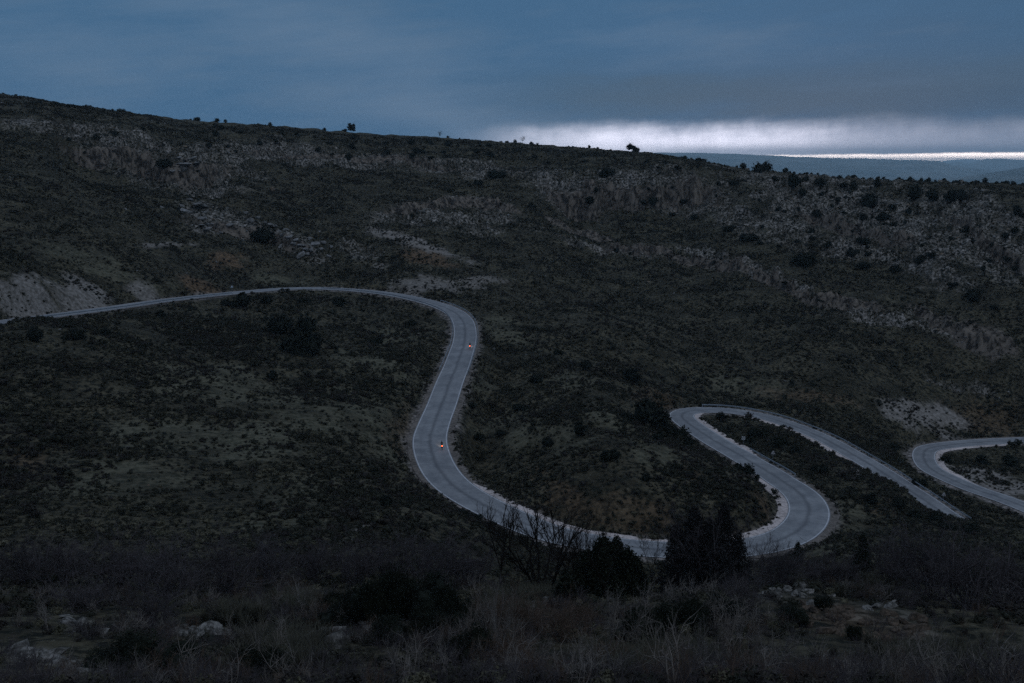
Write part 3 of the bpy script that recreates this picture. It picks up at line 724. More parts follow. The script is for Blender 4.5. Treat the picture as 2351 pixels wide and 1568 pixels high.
# ------------------------------------------------------------------ ground cover: scattered as stuff
def scatter(name, label, cat, protos, P, scl, idx, tilt=.12, seed=5):
    """one object whose points carry plants (nobody could count them)"""
    rs = np.random.RandomState(seed); n = len(P)
    me = bpy.data.meshes.new(name); me.vertices.add(n); me.vertices.foreach_set('co', np.asarray(P, np.float32).ravel())
    rot = np.column_stack([rs.normal(0, tilt, n), rs.normal(0, tilt, n), rs.uniform(0, 6.283, n)]).astype(np.float32)
    for nm, ty, dat, key in (('turn', 'FLOAT_VECTOR', rot, 'vector'), ('size', 'FLOAT_VECTOR', np.asarray(scl, np.float32), 'vector')):
        a = me.attributes.new(nm, ty, 'POINT'); a.data.foreach_set(key, dat.ravel())
    a = me.attributes.new('which', 'INT', 'POINT'); a.data.foreach_set('value', np.asarray(idx, np.int32))
    pc = bpy.data.collections.new(name + "_kinds")
    for k, (pm, mat) in enumerate(protos):
        if not pm.materials: pm.materials.append(mat)
        pc.objects.link(bpy.data.objects.new("%s_kind_%02d" % (name, k), pm))
    ng = bpy.data.node_groups.new(name, 'GeometryNodeTree')
    ng.interface.new_socket(name="Geometry", in_out='INPUT', socket_type='NodeSocketGeometry')
    ng.interface.new_socket(name="Geometry", in_out='OUTPUT', socket_type='NodeSocketGeometry')
    gi = ng.nodes.new('NodeGroupInput'); go = ng.nodes.new('NodeGroupOutput')
    ci = ng.nodes.new('GeometryNodeCollectionInfo'); ci.inputs[0].default_value = pc
    ci.inputs['Separate Children'].default_value = True; ci.inputs['Reset Children'].default_value = True
    ip = ng.nodes.new('GeometryNodeInstanceOnPoints'); ip.inputs['Pick Instance'].default_value = True
    def na_(nm, ty):
        q = ng.nodes.new('GeometryNodeInputNamedAttribute'); q.data_type = ty; q.inputs[0].default_value = nm; return q.outputs[0]
    L = ng.links.new
    L(gi.outputs[0], ip.inputs['Points']); L(ci.outputs[0], ip.inputs['Instance']); L(na_('which', 'INT'), ip.inputs['Instance Index'])
    L(na_('turn', 'FLOAT_VECTOR'), ip.inputs['Rotation']); L(na_('size', 'FLOAT_VECTOR'), ip.inputs['Scale']); L(ip.outputs[0], go.inputs[0])
    o = bpy.data.objects.new(name, me); COL.objects.link(o)
    md = o.modifiers.new("plants", 'NODES'); md.node_group = ng
    return tag(o, label, cat, kind='stuff')
rs = np.random.RandomState(3)
def sample(n, r0, r1, a0=-33, a1=33):
    r_ = np.sqrt(rs.uniform(r0 * r0, r1 * r1, n)); a_ = np.radians(rs.uniform(a0, a1, n))
    return r_ * np.sin(a_), r_ * np.cos(a_)
def cover(n, r0, r1):
    x, y = sample(n, r0, r1)
    k_rock = at_vertex(M['rock'], x, y); k_bare = np.maximum(at_vertex(M['soil'], x, y), at_vertex(M['pale'], x, y))
    rd = at_vertex(RDIST - HALF, x, y)
    dens = 0.62 + 1.3 * fbm(x / 24, y / 24, 4, 21) + 0.9 * fbm(x / 6, y / 6, 3, 22)
    keep = rs.uniform(0, 1, n) < np.clip(dens, .06, 1) * (1 - .55 * np.clip(k_rock, 0, 1)) * (1 - .50 * np.clip(k_bare, 0, 1)) * (1 - .45 * at_vertex(M['bare'], x, y)) * (1 - .85 * at_vertex(cface, x, y))
    keep &= (rd > 1.2) & (rs.uniform(0, 1, n) < np.clip((rd - 0.8) / 2.2, 0, 1))
    return x[keep], y[keep]
scrub_p = []
for k in range(9):
    pm = mesh_np("scrub_tuft", *dome(100 + k, 9 + k % 3, 11, 0.085, h=.62 + .1 * (k % 3), core=.62, ragged=.5)); scrub_p.append((pm, scrub_ms[(0, 1, 0, 2, 0, 1, 2, 1, 0)[k]]))
PX, PY, PS, PI_ = [], [], [], []
for n, r0, r1, s0, s1 in ((24000, 55, 140, .40, 1.3), (100000, 140, 300, .42, 1.55), (200000, 300, 690, .55, 1.8)):
    x, y = cover(n, r0, r1); s = (s0 + (s1 - s0) * rs.beta(1.1, 3.4, len(x))) * (1 + .45 * np.clip(fbm(x / 11, y / 11, 3, 23), -.6, 1.2)) * np.where(rs.uniform(0, 1, len(x)) < .025, 2.0, 1)
    PX.append(x); PY.append(y); PS.append(s)
    q = fbm(x / 34, y / 34, 3, 31) + rs.normal(0, .35, len(x))
    PI_.append(np.where(q < -.25, rs.choice((1, 5, 7), len(x)), np.where(q < .35, rs.choice((0, 2, 4, 8), len(x)), rs.choice((3, 6, 0), len(x)))))
for r0, r1, nc in ((90, 300, 260), (300, 640, 420)):                 # thickets
    cx_, cy_ = cover(nc * 3, r0, r1); cx_, cy_ = cx_[:nc], cy_[:nc]; m = rs.randint(6, 26, len(cx_)); q = np.repeat(np.arange(len(cx_)), m); st = np.repeat(rs.uniform(1.2, 4.2, len(cx_)), m)
    x, y = cx_[q] + rs.normal(0, 1, len(q)) * st * 1.4, cy_[q] + rs.normal(0, .8, len(q)) * st
    ok = at_vertex(RDIST - HALF, x, y) > 1.6; x, y, st = x[ok], y[ok], st[ok]
    PX.append(x); PY.append(y); PS.append(rs.uniform(.7, 1.5, len(x)) * (1 + st * .12)); PI_.append(rs.choice((0, 2, 4, 8, 0, 1), len(x)))
PX, PY, PS, PI_ = (np.concatenate(a) for a in (PX, PY, PS, PI_))
scatter("scrub", "low dark scrub of olive and brown tufts covering the valley slopes", "scrub", scrub_p,
        np.column_stack([PX, PY, ground_z(PX, PY) - 0.05]), np.column_stack([PS, PS, PS * rs.uniform(.6, 1.0, len(PS))]), PI_)
# near the camera: dry grass and low twiggy growth
def grass_tuft(seed, n=70, h=1.0, w=.018):
    rs_ = np.random.RandomState(seed); a = rs_.uniform(0, 6.283, n); q = rs_.uniform(0, .18, n)
    b0 = np.column_stack([np.cos(a) * q, np.sin(a) * q, np.full(n, -.03)])
    lean = np.column_stack([np.cos(a), np.sin(a), np.zeros(n)]) * rs_.uniform(.08, .5, (n, 1)) + rs_.normal(0, .1, (n, 3)) * np.array([1, 1, 0])
    hh = h * rs_.uniform(.45, 1.0, (n, 1)); up = np.array([[0, 0, 1.]])
    p1 = b0 + lean * hh * .35 + up * hh * .6; p2 = b0 + lean * hh + up * hh * rs_.uniform(.75, 1, (n, 1))
    s = np.column_stack([-np.sin(a), np.cos(a), np.zeros(n)]) * w
    V = np.stack([b0 - s, b0 + s, p1 + s * .8, p1 - s * .8, p2 + s * .2, p2 - s * .2], 1).reshape(-1, 3); o = np.arange(n)[:, None] * 6
    return V, np.concatenate([o + np.array([[0, 1, 2, 3]]), o + np.array([[3, 2, 4, 5]])], 0)
und_p = [(mesh_np("grass_tuft", *grass_tuft(1)), straw_m), (mesh_np("grass_tuft", *grass_tuft(2, 50)), straw_m),
         (mesh_np("low_twigs", *shrub_twigs(3, 9, 1.0, .8, 2, .012, (3, 5))), twig_m), (mesh_np("low_twigs", *shrub_twigs(4, 7, 1.0, .6, 2, .012, (3, 5))), rust_m),
         (mesh_np("low_leaves", *dome(5, 14, 22, .055, .7, .55, .5)), scrub_ms[0]), (mesh_np("low_leaves", *dome(6, 14, 22, .055, .7, .55, .5)), scrub_ms[1]), (mesh_np("low_leaves", *dome(7, 14, 22, .055, .7, .5, .5)), scrub_ms[2]),
         (mesh_np("pale_stems", *shrub_twigs(8, 4, 1.3, .5, 2, .020, (3, 4))), palebark_m), (mesh_np("pale_stems", *shrub_twigs(9, 3, 1.5, .35, 2, .022, (3, 4))), palebark_m)]
x, y = cover(13000, 17, 66)
kk = (rs.uniform(0, 1, len(x)) > 2.6 * at_vertex(M['rock'], x, y)) & (rs.uniform(0, 1, len(x)) < .55 + 1.6 * fbm(x / 7, y / 7, 3, 44)); x, y = x[kk], y[kk]
q = fbm(x / 9, y / 9, 3, 41) + rs.normal(0, .25, len(x))
und_i = np.where(q < -.15, rs.choice((2, 3, 2, 3, 2, 7), len(x)), np.where(q < .22, rs.choice((4, 5, 6, 2, 4, 5, 2, 8), len(x)), rs.choice((0, 1, 6, 2, 5), len(x))))
s = rs.uniform(.30, .85, len(x)) * np.where(und_i < 2, .85, 1.0) * np.where((und_i == 2) | (und_i == 3) | (und_i > 6), rs.uniform(.8, 1.5, len(x)), 1)
scatter("undergrowth", "dry grass and low twiggy growth on the dark slope in the foreground", "undergrowth", und_p,
        np.column_stack([x, y, ground_z(x, y) - .03]), np.column_stack([s, s, s]), und_i, .1, 6)

# ------------------------------------------------------------------ junipers and other round bushes standing apart on the slopes: (bearing, width as seen)
def foot(u, v):
    """where a bearing meets the finished ground"""
    r = ray(u, v); a = math.atan2(r[0], r[1]); j = int(np.argmin(np.abs(AZ - a))); sl = r[2] / math.hypot(r[0], r[1])
    h = GZ[:NEAR + 1, j] / RR[:NEAR + 1]; k = np.where(h[8:] >= sl)[0]
    if not len(k): return None
    i = k[0] + 8; f = np.clip((sl - h[i - 1]) / (h[i] - h[i - 1] + 1e-9), 0, 1); q = RR[i - 1] + f * (RR[i] - RR[i - 1])
    return np.array([math.sin(a) * q, math.cos(a) * q, GZ[i - 1, j] + f * (GZ[i, j] - GZ[i - 1, j])])
def skyline_foot(u):
    a = az_of(u); j = int(np.argmin(np.abs(np.degrees(AZ) - a))); h = GZ[60:NEAR - 25, j] / RR[60:NEAR - 25]; i = int(np.argmax(h)) + 60
    return np.array([GX[i, j], GY[i, j], GZ[i, j]]), float(project(np.array([[GX[i, j], GY[i, j], GZ[i, j]]]))[1][0])
JUN = """92,233,10 122,236,11 138,238,14 157,243,12 171,243,13 311,258,16 481,274,16 467,275,9 522,279,17 544,281,10 226,312,17 260,300,25 159,318,12 192,347,12 261,345,9 377,370,36
365,280,14 327,292,17 494,288,12 511,291,15 536,291,11 494,307,18 484,330,18 522,333,14 542,345,12 457,390,14 552,300,18 640,288,11 759,296,12 805,303,12 1033,315,8 1060,316,6
1153,321,7 1164,323,10 678,302,18 648,297,12 649,306,11 726,303,8 722,312,10 595,328,16 634,321,14 730,340,18 758,325,16 766,350,16 810,333,22 801,360,20 809,312,22 825,316,11
861,315,8 866,325,16 885,326,15 945,323,21 978,320,14 990,326,15 1029,328,20 1053,332,9 963,341,26 945,355,17 974,348,9 1020,346,14 990,360,14 885,367,14 838,353,12 889,350,15
1099,331,15 1123,330,18 1094,345,16 1127,351,28 1138,392,40 1098,416,24 950,491,20 958,487,10 603,537,55 1185,326,14 1220,328,14 1345,336,10 1366,340,9 1367,349,14 1380,341,6
1392,338,12 1448,347,28 1560,365,12 1578,364,9 1597,363,22 1676,377,9 1693,385,24 1733,392,42 1394,390,40 1675,410,38 1529,371,15 1485,370,12 1560,382,18 1512,381,11 1603,381,12
1410,357,11 1260,370,16 1227,358,12 1340,367,17 1354,452,34 1369,435,18 1485,455,38 1489,430,14 1527,428,9 1542,428,11 1565,458,21 1544,490,15 1600,493,28 1645,447,12 1650,420,13
1699,441,10 1743,440,9 1743,458,11 1730,456,8 1678,521,30 1718,537,45 1748,553,25 1662,512,9 1750,520,12 1225,468,20 1793,392,9 1858,397,8 1892,401,10 1911,402,8 1936,405,18
1990,406,10 2004,407,14 2038,408,9 2066,407,10 2091,407,9 2106,408,11 2138,407,11 2211,410,12 2231,413,10 2253,414,9 2271,415,8 2283,416,9 2313,417,10 2343,418,8 1821,417,38
1776,408,20 1848,407,20 1883,415,30 1928,416,30 1961,425,32 2013,420,25 1897,438,12 1911,450,12 1951,441,9 1940,451,11 1786,476,20 1801,482,15 1830,473,20 1880,483,36 1911,473,11
1908,507,14 1923,477,7 1938,488,10 1996,455,48 2051,472,20 2028,492,35 2053,510,26 2001,495,16 2100,445,40 2140,440,45 2180,442,45 2205,450,30 1988,550,30 1864,543,18 1829,550,16
1783,560,18 1928,520,12 2080,511,11 2213,522,30 2306,535,25 2233,552,14 2133,542,12 2346,490,20 1846,589,55 1970,597,42 2113,587,40 2056,617,28 2228,669,50 1800,645,14 1927,673,11
1950,825,18 1881,687,10 2188,649,22 2276,697,24 2328,614,18 2258,617,14 1419,572,18 1639,597,15 1655,593,9 1618,580,9 1720,588,11 1447,579,12 1642,729,10 1450,852,60 1345,837,32
1225,862,45 1283,804,25 1485,938,100 1520,955,80 1550,985,60 1440,950,40 660,770,110 705,782,100 640,742,70 690,748,70 860,777,34 625,862,28 668,884,12 735,857,18 945,737,28 1080,919,34 883,1145,50 843,1186,22
685,1226,25 918,1149,15 1513,1001,32 1575,1010,40 1062,1168,36 1092,1180,36 1122,1192,34 1690,1066,34 1716,1080,34 1738,1094,24 1200,925,40 1330,985,40 1150,990,34 1260,1010,36
1400,1040,44 1560,1060,40 1480,1090,36 1100,1000,28 1660,950,30 1740,985,44 1790,1012,44 1830,1030,34 1720,1010,34 1880,1070,40 1940,1110,44 2000,1140,44 2060,1155,40 2140,1185,44 2185,1202,42 2226,1211,38 2100,1174,40 2050,1020,36 2110,1100,36 2180,1050,40 2260,1050,44 2320,1055,40
645,663,11 530,690,36 560,690,40 610,684,34 700,684,30 780,688,34 440,700,34 370,716,34 80,770,40 160,765,44 240,752,40""".split()
def bushy(k):
    """one to four crowns grown together"""
    rs_ = np.random.RandomState(1200 + k); parts = []; n = (1, 3, 2, 4, 2, 3, 1, 3, 2)[k]
    for i in range(n):
        V, Fc = dome(200 + k * 5 + i, 26, 20, .062, h=rs_.uniform(.65, 1.05), core=.72, ragged=.7)
        q = 1.0 if n == 1 else rs_.uniform(.45, .78); a = rs_.uniform(0, 6.283); d = 0 if n == 1 else rs_.uniform(.12, .36)
        parts.append((V * q + np.array([math.cos(a) * d, math.sin(a) * d, 0]), Fc))
    return merge(parts)
jun_v = [mesh_np("juniper", *bushy(k)) for k in range(9)]
rs_j = np.random.RandomState(5150)
for k in range(30): JUN.append('%.0f,%.0f,%.0f' % (1790 + 18.5 * k + rs_j.uniform(-7, 7), np.interp(1790 + 18.5 * k, [u for u, v in SKYL], [v for u, v in SKYL]) - 2, rs_j.uniform(7, 14)))
for k in range(26): JUN.append('%.0f,%.0f,%.0f' % (rs_j.uniform(1790, 2340), rs_j.uniform(435, 600), rs_j.uniform(10, 26)))
jun_items = []
for k, it in enumerate(JUN):
    u, v, w = map(float, it.split(','))
    sk, vs = skyline_foot(u)
    p = foot(u, v + .36 * w)
    if p is None or v < vs + 6: p = sk * (1 + (.5 if v < vs + 2 else -3.0) / np.hypot(sk[0], sk[1])); p[2] = ground_z(p[0], p[1])[0]
    dist = float(np.linalg.norm(p)); jun_items.append((u, v, w, p, w * dist / FPX, v - vs))
ORD = "first second third fourth fifth sixth seventh eighth ninth tenth eleventh twelfth thirteenth fourteenth fifteenth sixteenth seventeenth eighteenth nineteenth twentieth".split()
ORD += ["twenty-" + w for w in ORD[:9]] + ["thirtieth"] + ["thirty-" + w for w in ORD[:9]]
NUM = "one two three four five six seven eight nine ten eleven twelve thirteen fourteen fifteen sixteen seventeen eighteen nineteen twenty".split()
NUM += ["twenty-" + w for w in NUM[:9]] + ["thirty"] + ["thirty-" + w for w in NUM[:9]]
def place_of(u, v, up):
    if up < 9: row = "on the skyline"
    elif up < 60: row = "under the skyline"
    elif up < 150: row = "high on the slope"
    elif v < 660: row = "on the middle slope"
    elif v < 900: row = "on the lower slope"
    else:
        return ("low in the valley", "left of the cyclists" if u < 1000 else "by the road's near edge" if u < 1140 and v > 1150 else "on the spur" if u < 1480 else "at the hairpin's left tip" if u < 1600 and v < 1020 else
                "along the spur edge" if u < 1745 and v > 1050 else "between the hairpin's arms" if u < 1850 and v < 1040 else "below the far straight" if v > 1065 and u < 2250 else "inside the far right loop")
    for lim, txt in ((215, "at far left"), (430, "over the pale cutting"), (585, "over the boulder field"), (780, "left of skyline tree"), (905, "near skyline tree"), (1075, "right of skyline tree"),
                     (1240, "over the road bend"), (1460, "around the brown cliff"), (1625, "right of the cliff"), (1770, "before the far hills"), (1960, "over the hairpin"), (2120, "right of the hairpin"), (2400, "at far right")):
        if u < lim: return row, txt
zones = {}
for k, it in enumerate(jun_items): zones.setdefault(place_of(it[0], it[1], it[5]), []).append(k)
for (row, side), ks in zones.items():
    ks.sort(key=lambda k: jun_items[k][0])
    for i, k in enumerate(ks):
        u, v, w, p, wd, up = jun_items[k]; n = len(ks)
        o = tag(link("juniper_bush", jun_v[(k * 5) % 9], juniper_m), cat="bush", group="dark bushes dotted over the hillsides")
        if n == 1: lab = "lone round dark bush %s %s" % (row, side)
        elif n == 2: lab = "%s of two dark bushes %s %s" % (("left", "right")[i], row, side)
        else: lab = "%s from left of %s dark bushes %s %s" % (ORD[i], NUM[n - 1], row, side)
        o['label'] = lab
        rk = np.random.RandomState(900 + k)
        o.location = (p[0], p[1], p[2] - (.17 if up < 9 else .12) * wd); o.rotation_euler = (0, 0, rk.uniform(0, 6.28))
        o.scale = (wd * rk.uniform(.9, 1.1), wd * rk.uniform(.75, 1.0), wd * rk.uniform(.8, 1.15) * (1.05 if up < 9 else 1.0))

# ------------------------------------------------------------------ roadside: gravel strips, guard rails, signs
def s_of(u, v, lo=0, hi=10000):
    pu, pv = project(RC[:, :3]); d = (pu - u) ** 2 + (pv - v) ** 2
    idx = np.arange(len(RC)); d = np.where((idx >= lo) & (idx <= hi), d, 1e12); return int(np.argmin(d))
S = {k: s_of(*a) for k, a in dict(l0=(0, 740), l1=(230, 711), l2=(500, 676), b0=(735, 661, 0, 260), b1=(1035, 712, 0, 300), b2=(1068, 760, 200, 320), b3=(1048, 845, 200, 420), c0=(1015, 927, 300, 420), c1=(990, 1034, 300, 430),
     c2=(1056, 1126, 350, 450), c3=(1175, 1189, 380, 480), h0=(1510, 1261, 400, 500), h1=(1763, 1248, 420, 520), h2=(1858, 1176, 440, 540), h3=(1794, 1103, 460, 560), m0=(1693, 1042, 480, 600), t0=(1577, 969, 520, 620), t1=(1566, 957, 540, 640),
     t2=(1660, 941, 560, 660), f0=(1763, 958, 580, 680), f1=(1963, 1046, 590, 720), f2=(2215, 1206, 620, 740), r0=(2300, 1144, 680, 820), r1=(2108, 1043, 700, 830), r2=(2263, 1014, 740, 900)).items()}
gravel(1, 1.5, S['l0'] - 10, S['l2'] + 20, 1); gravel(1, .7, S['b0'], S['b1'] + 6, 2); gravel(-1, .9, S['b1'] - 8, S['b3'] + 15, 3)
gravel(1, 1.1, S['b3'], S['c3'] - 8, 4); gravel(-1, 1.3, S['b3'], S['c2'], 5); gravel(-1, 1.7, S['c2'] - 4, S['h0'] + 4, 6, gr_pink); gravel(-1, 2.6, S['h0'] - 2, S['h3'] + 8, 7, gr_pink); gravel(1, 1.5, S['h1'] - 10, S['h3'], 8)
gravel(1, 1.6, S['m0'] - 4, S['t2'] - 6, 9, gr_pink); gravel(1, 2.2, S['f0'] - 8, S['f1'] + 4, 10, gr_pink); gravel(1, 1.8, S['r0'] + 10, S['r2'] + 30, 11, gr_pink); gravel(-1, .9, S['r1'], S['r2'] + 40, 12); gravel(-1, .8, S['l0'], S['l2'], 13)

steel = plain("weathered_galvanised_steel", (0.20, 0.235, 0.27), 0.55, 0.4, 0.2, 3.0, 0.35)
post_v = None
def prism(x0, x1, y0, y1, z0, z1):
    V = [(x, y, z) for z in (z0, z1) for x, y in ((x0, y0), (x1, y0), (x1, y1), (x0, y1))]
    return np.array(V, float), np.array([(0, 3, 2, 1), (4, 5, 6, 7), (0, 1, 5, 4), (1, 2, 6, 5), (2, 3, 7, 6), (3, 0, 4, 7)])
def guard_rail(side, s0, s1, off, label, gap=()):
    idx = np.arange(s0, s1, 2); mid = RC[idx[len(idx) // 2], :3]
    root = empty("guard_rail", mid); tag(root, label, "guard rail", "guard rails along the road")
    prf = [(.00, .80), (.05, .77), (.05, .69), (.00, .65), (.05, .60), (.05, .52), (.00, .49), (-.02, .50), (.02, .60), (-.02, .65), (.02, .70), (-.02, .79)]
    o = RC[idx, 3] / 2 + off; k = len(prf)
    V = np.stack([np.column_stack([RC[idx, 0] + RN[idx, 0] * side * (o - a), RC[idx, 1] + RN[idx, 1] * side * (o - a), RC[idx, 2] + z]) for a, z in prf], 1).reshape(-1, 3) - mid
    ii, jj = np.meshgrid(np.arange(len(idx) - 1), np.arange(k), indexing='ij'); j2 = (jj + 1) % k
    Fc = np.stack([ii * k + jj, ii * k + j2, (ii + 1) * k + j2, (ii + 1) * k + jj], -1).reshape(-1, 4)
    link("rail", mesh_np("rail", V, Fc), steel, root)
    for i in range(s0, s1, 4 if s1 - s0 < 380 else 5):
        oo = RC[i, 3] / 2 + off + .09; V, Fc = prism(-.05, .05, -.06, .06, -.5, .74)
        p = link("post", post_me, steel, root)
        p.location = (RC[i, 0] + RN[i, 0] * side * oo - mid[0], RC[i, 1] + RN[i, 1] * side * oo - mid[1], RC[i, 2] - mid[2]); p.rotation_euler = (0, 0, math.atan2(RN[i, 1], RN[i, 0]))
    return root
post_me = mesh_np("post", *prism(-.05, .05, -.07, .07, -.6, .74))
guard_rail(1, S['l1'] - 34, S['l2'] + 4, .55, "long guard rail along the near edge of the road at the left")
guard_rail(1, S['b0'], S['b3'] + 6, .55, "guard rail following the inner edge of the big upper bend")
guard_rail(-1, S['b1'] - 14, S['b3'] + 10, .55, "guard rail round the outer edge of the big upper bend")
guard_rail(1, S['h3'] + 2, S['m0'] + 3, .6, "short guard rail beside the middle straight below the square sign")
guard_rail(-1, S['t2'] - 4, S['f2'] + 2, .5, "long guard rail on the outer edge of the far right straight")

sign_grey = plain("sign_back_grey", (0.30, 0.36, 0.42), 0.5, 0.4, .12, 4.0)
sign_white = plain("sign_white", (0.42, 0.43, 0.44), 0.5, 0.4, .10, 6.0)
sign_red = plain("sign_red", (0.16, 0.05, 0.045), 0.5, 0.4, .15, 6.0)
sign_dark = plain("sign_dark", (0.035, 0.037, 0.04), 0.6, 0.3, .15, 6.0)
def plate(poly, y, th):
    n = len(poly); V = np.array([(x, y, z) for x, z in poly] + [(x, y + th, z) for x, z in poly])
    return V, [tuple(range(n)), tuple(range(2 * n - 1, n - 1, -1))] + [(i, i + n, (i + 1) % n + n, (i + 1) % n) for i in range(n)]
def poly_mesh(name, V, Fc):
    me = bpy.data.meshes.new(name); me.from_pydata([tuple(map(float, v)) for v in V], [], [tuple(f) for f in Fc]); me.update(); return me
def road_sign(u, v_foot, H, kind, h, label, face=True):
    p = foot(u, v_foot); root = empty("road_sign", p, -math.atan2(p[0], p[1])); tag(root, label, "road sign", "road signs")
    a = np.linspace(0, 2 * np.pi, 12, False)
    V = np.vstack([np.column_stack([.035 * np.cos(a), .035 * np.sin(a) + .05, np.full(12, z)]) for z in (-.4, h + .3)])
    link("pole", poly_mesh("pole", V, [(i, (i + 1) % 12, (i + 1) % 12 + 12, i + 12) for i in range(12)] + [tuple(range(12, 24))]), steel, root)
    tri = lambda s, dz=0.0: [(s * math.cos(R(t)), h + dz + s * math.sin(R(t))) for t in (90, 210, 330)]
    if kind == 'square':
        q = .38; b = link("panel", poly_mesh("panel", *plate([(-q, h - q), (q, h - q), (q, h + q), (-q, h + q)], 0, .03)), sign_white, root)
        def ring(name, r0, r1, y, mat):
            V = np.vstack([np.column_stack([r * np.sin(t), np.full(32, y), h + r * np.cos(t)]) for r in (r0, r1) for t in (np.linspace(0, 2 * np.pi, 32, False),)])
            link(name, poly_mesh(name, V, [(i, (i + 1) % 32, (i + 1) % 32 + 32, i + 32) for i in range(32)]), mat, b)
        ring("dark_ring", .20, .28, -.006, sign_dark)
        link("symbol", poly_mesh("symbol", *plate([(-.11, h - .05), (.10, h - .09), (.12, h + .03), (0, h + .11), (-.10, h + .07)], -.009, .004)), sign_dark, b)
    else:
        b = link("panel", poly_mesh("panel", *plate(tri(.56), 0, .03)), sign_white if face else sign_grey, root)
        if face:
            link("border", poly_mesh("border", *plate(tri(.40), -.006, .003)), sign_red, b)
            link("inner_face", poly_mesh("inner_face", *plate(tri(.34), -.010, .003)), sign_white, b)
            link("symbol", poly_mesh("symbol", *plate([(-.07, h - .12), (.07, h - .12), (.09, h + .02), (.02, h + .14), (-.06, h + .04)], -.014, .003)), sign_dark, b)
    return root
road_sign(1706, 1027, 0, 'square', 2.2, "square pale sign with a dark ring at the start of the short guard rail")
road_sign(1774, 1060, 0, 'tri', 2.0, "white triangular warning sign with dark symbol between the hairpin arms")
road_sign(2166, 1150, 0, 'tri', 1.5, "small triangular warning sign on the dark slope beyond the far right straight")
road_sign(533, 671, 0, 'tri', 1.9, "grey triangular sign seen from behind beside the upper left road", False)

# ------------------------------------------------------------------ two cyclists riding away up the road
black_m = plain("dark_clothing", (0.012, 0.013, 0.017), 0.8, 0.2, .2, 8.0)
skin_m = plain("skin", (0.20, 0.12, 0.09), 0.6, 0.3, .1, 8.0)
frame_m = plain("bicycle_paint", (0.015, 0.015, 0.018), 0.4, 0.5, .1, 8.0)
rubber_m = plain("tyre_rubber", (0.012, 0.012, 0.012), 0.8, 0.2, .1, 8.0)
metal_m = plain("rim_metal", (0.10, 0.10, 0.11), 0.4, 0.5, .1, 8.0, .6)
helm_m = plain("helmet_shell", (0.02, 0.02, 0.025), 0.5, 0.4, .1, 8.0)
def emit(name, rgb, s):
    m = bpy.data.materials.new(name); m.use_nodes = True; b = m.node_tree.nodes['Principled BSDF']
    b.inputs['Base Color'].default_value = (*rgb, 1); b.inputs['Emission Color'].default_value = (*rgb, 1); b.inputs['Emission Strength'].default_value = s; return m
tail_m = emit("tail_light_glow", (1.0, 0.12, 0.035), 15.0); head_m = emit("head_light_glow", (1.0, 0.86, 0.66), 12.0)
def torus(Rm, r, n=28, k=8):
    a = np.linspace(0, 2 * np.pi, n, False); b = np.linspace(0, 2 * np.pi, k, False); A_, B_ = np.meshgrid(a, b, indexing='ij')
    V = np.stack([r * np.sin(B_), (Rm + r * np.cos(B_)) * np.cos(A_), (Rm + r * np.cos(B_)) * np.sin(A_)], -1).reshape(-1, 3)
    ii, jj = np.meshgrid(np.arange(n), np.arange(k), indexing='ij'); i2, j2 = (ii + 1) % n, (jj + 1) % k
    return V, np.stack([ii * k + jj, i2 * k + jj, i2 * k + j2, ii * k + j2], -1).reshape(-1, 4)
def rods(L): return tubes([np.concatenate([a, b, [r, r]]) for a, b, r in L])
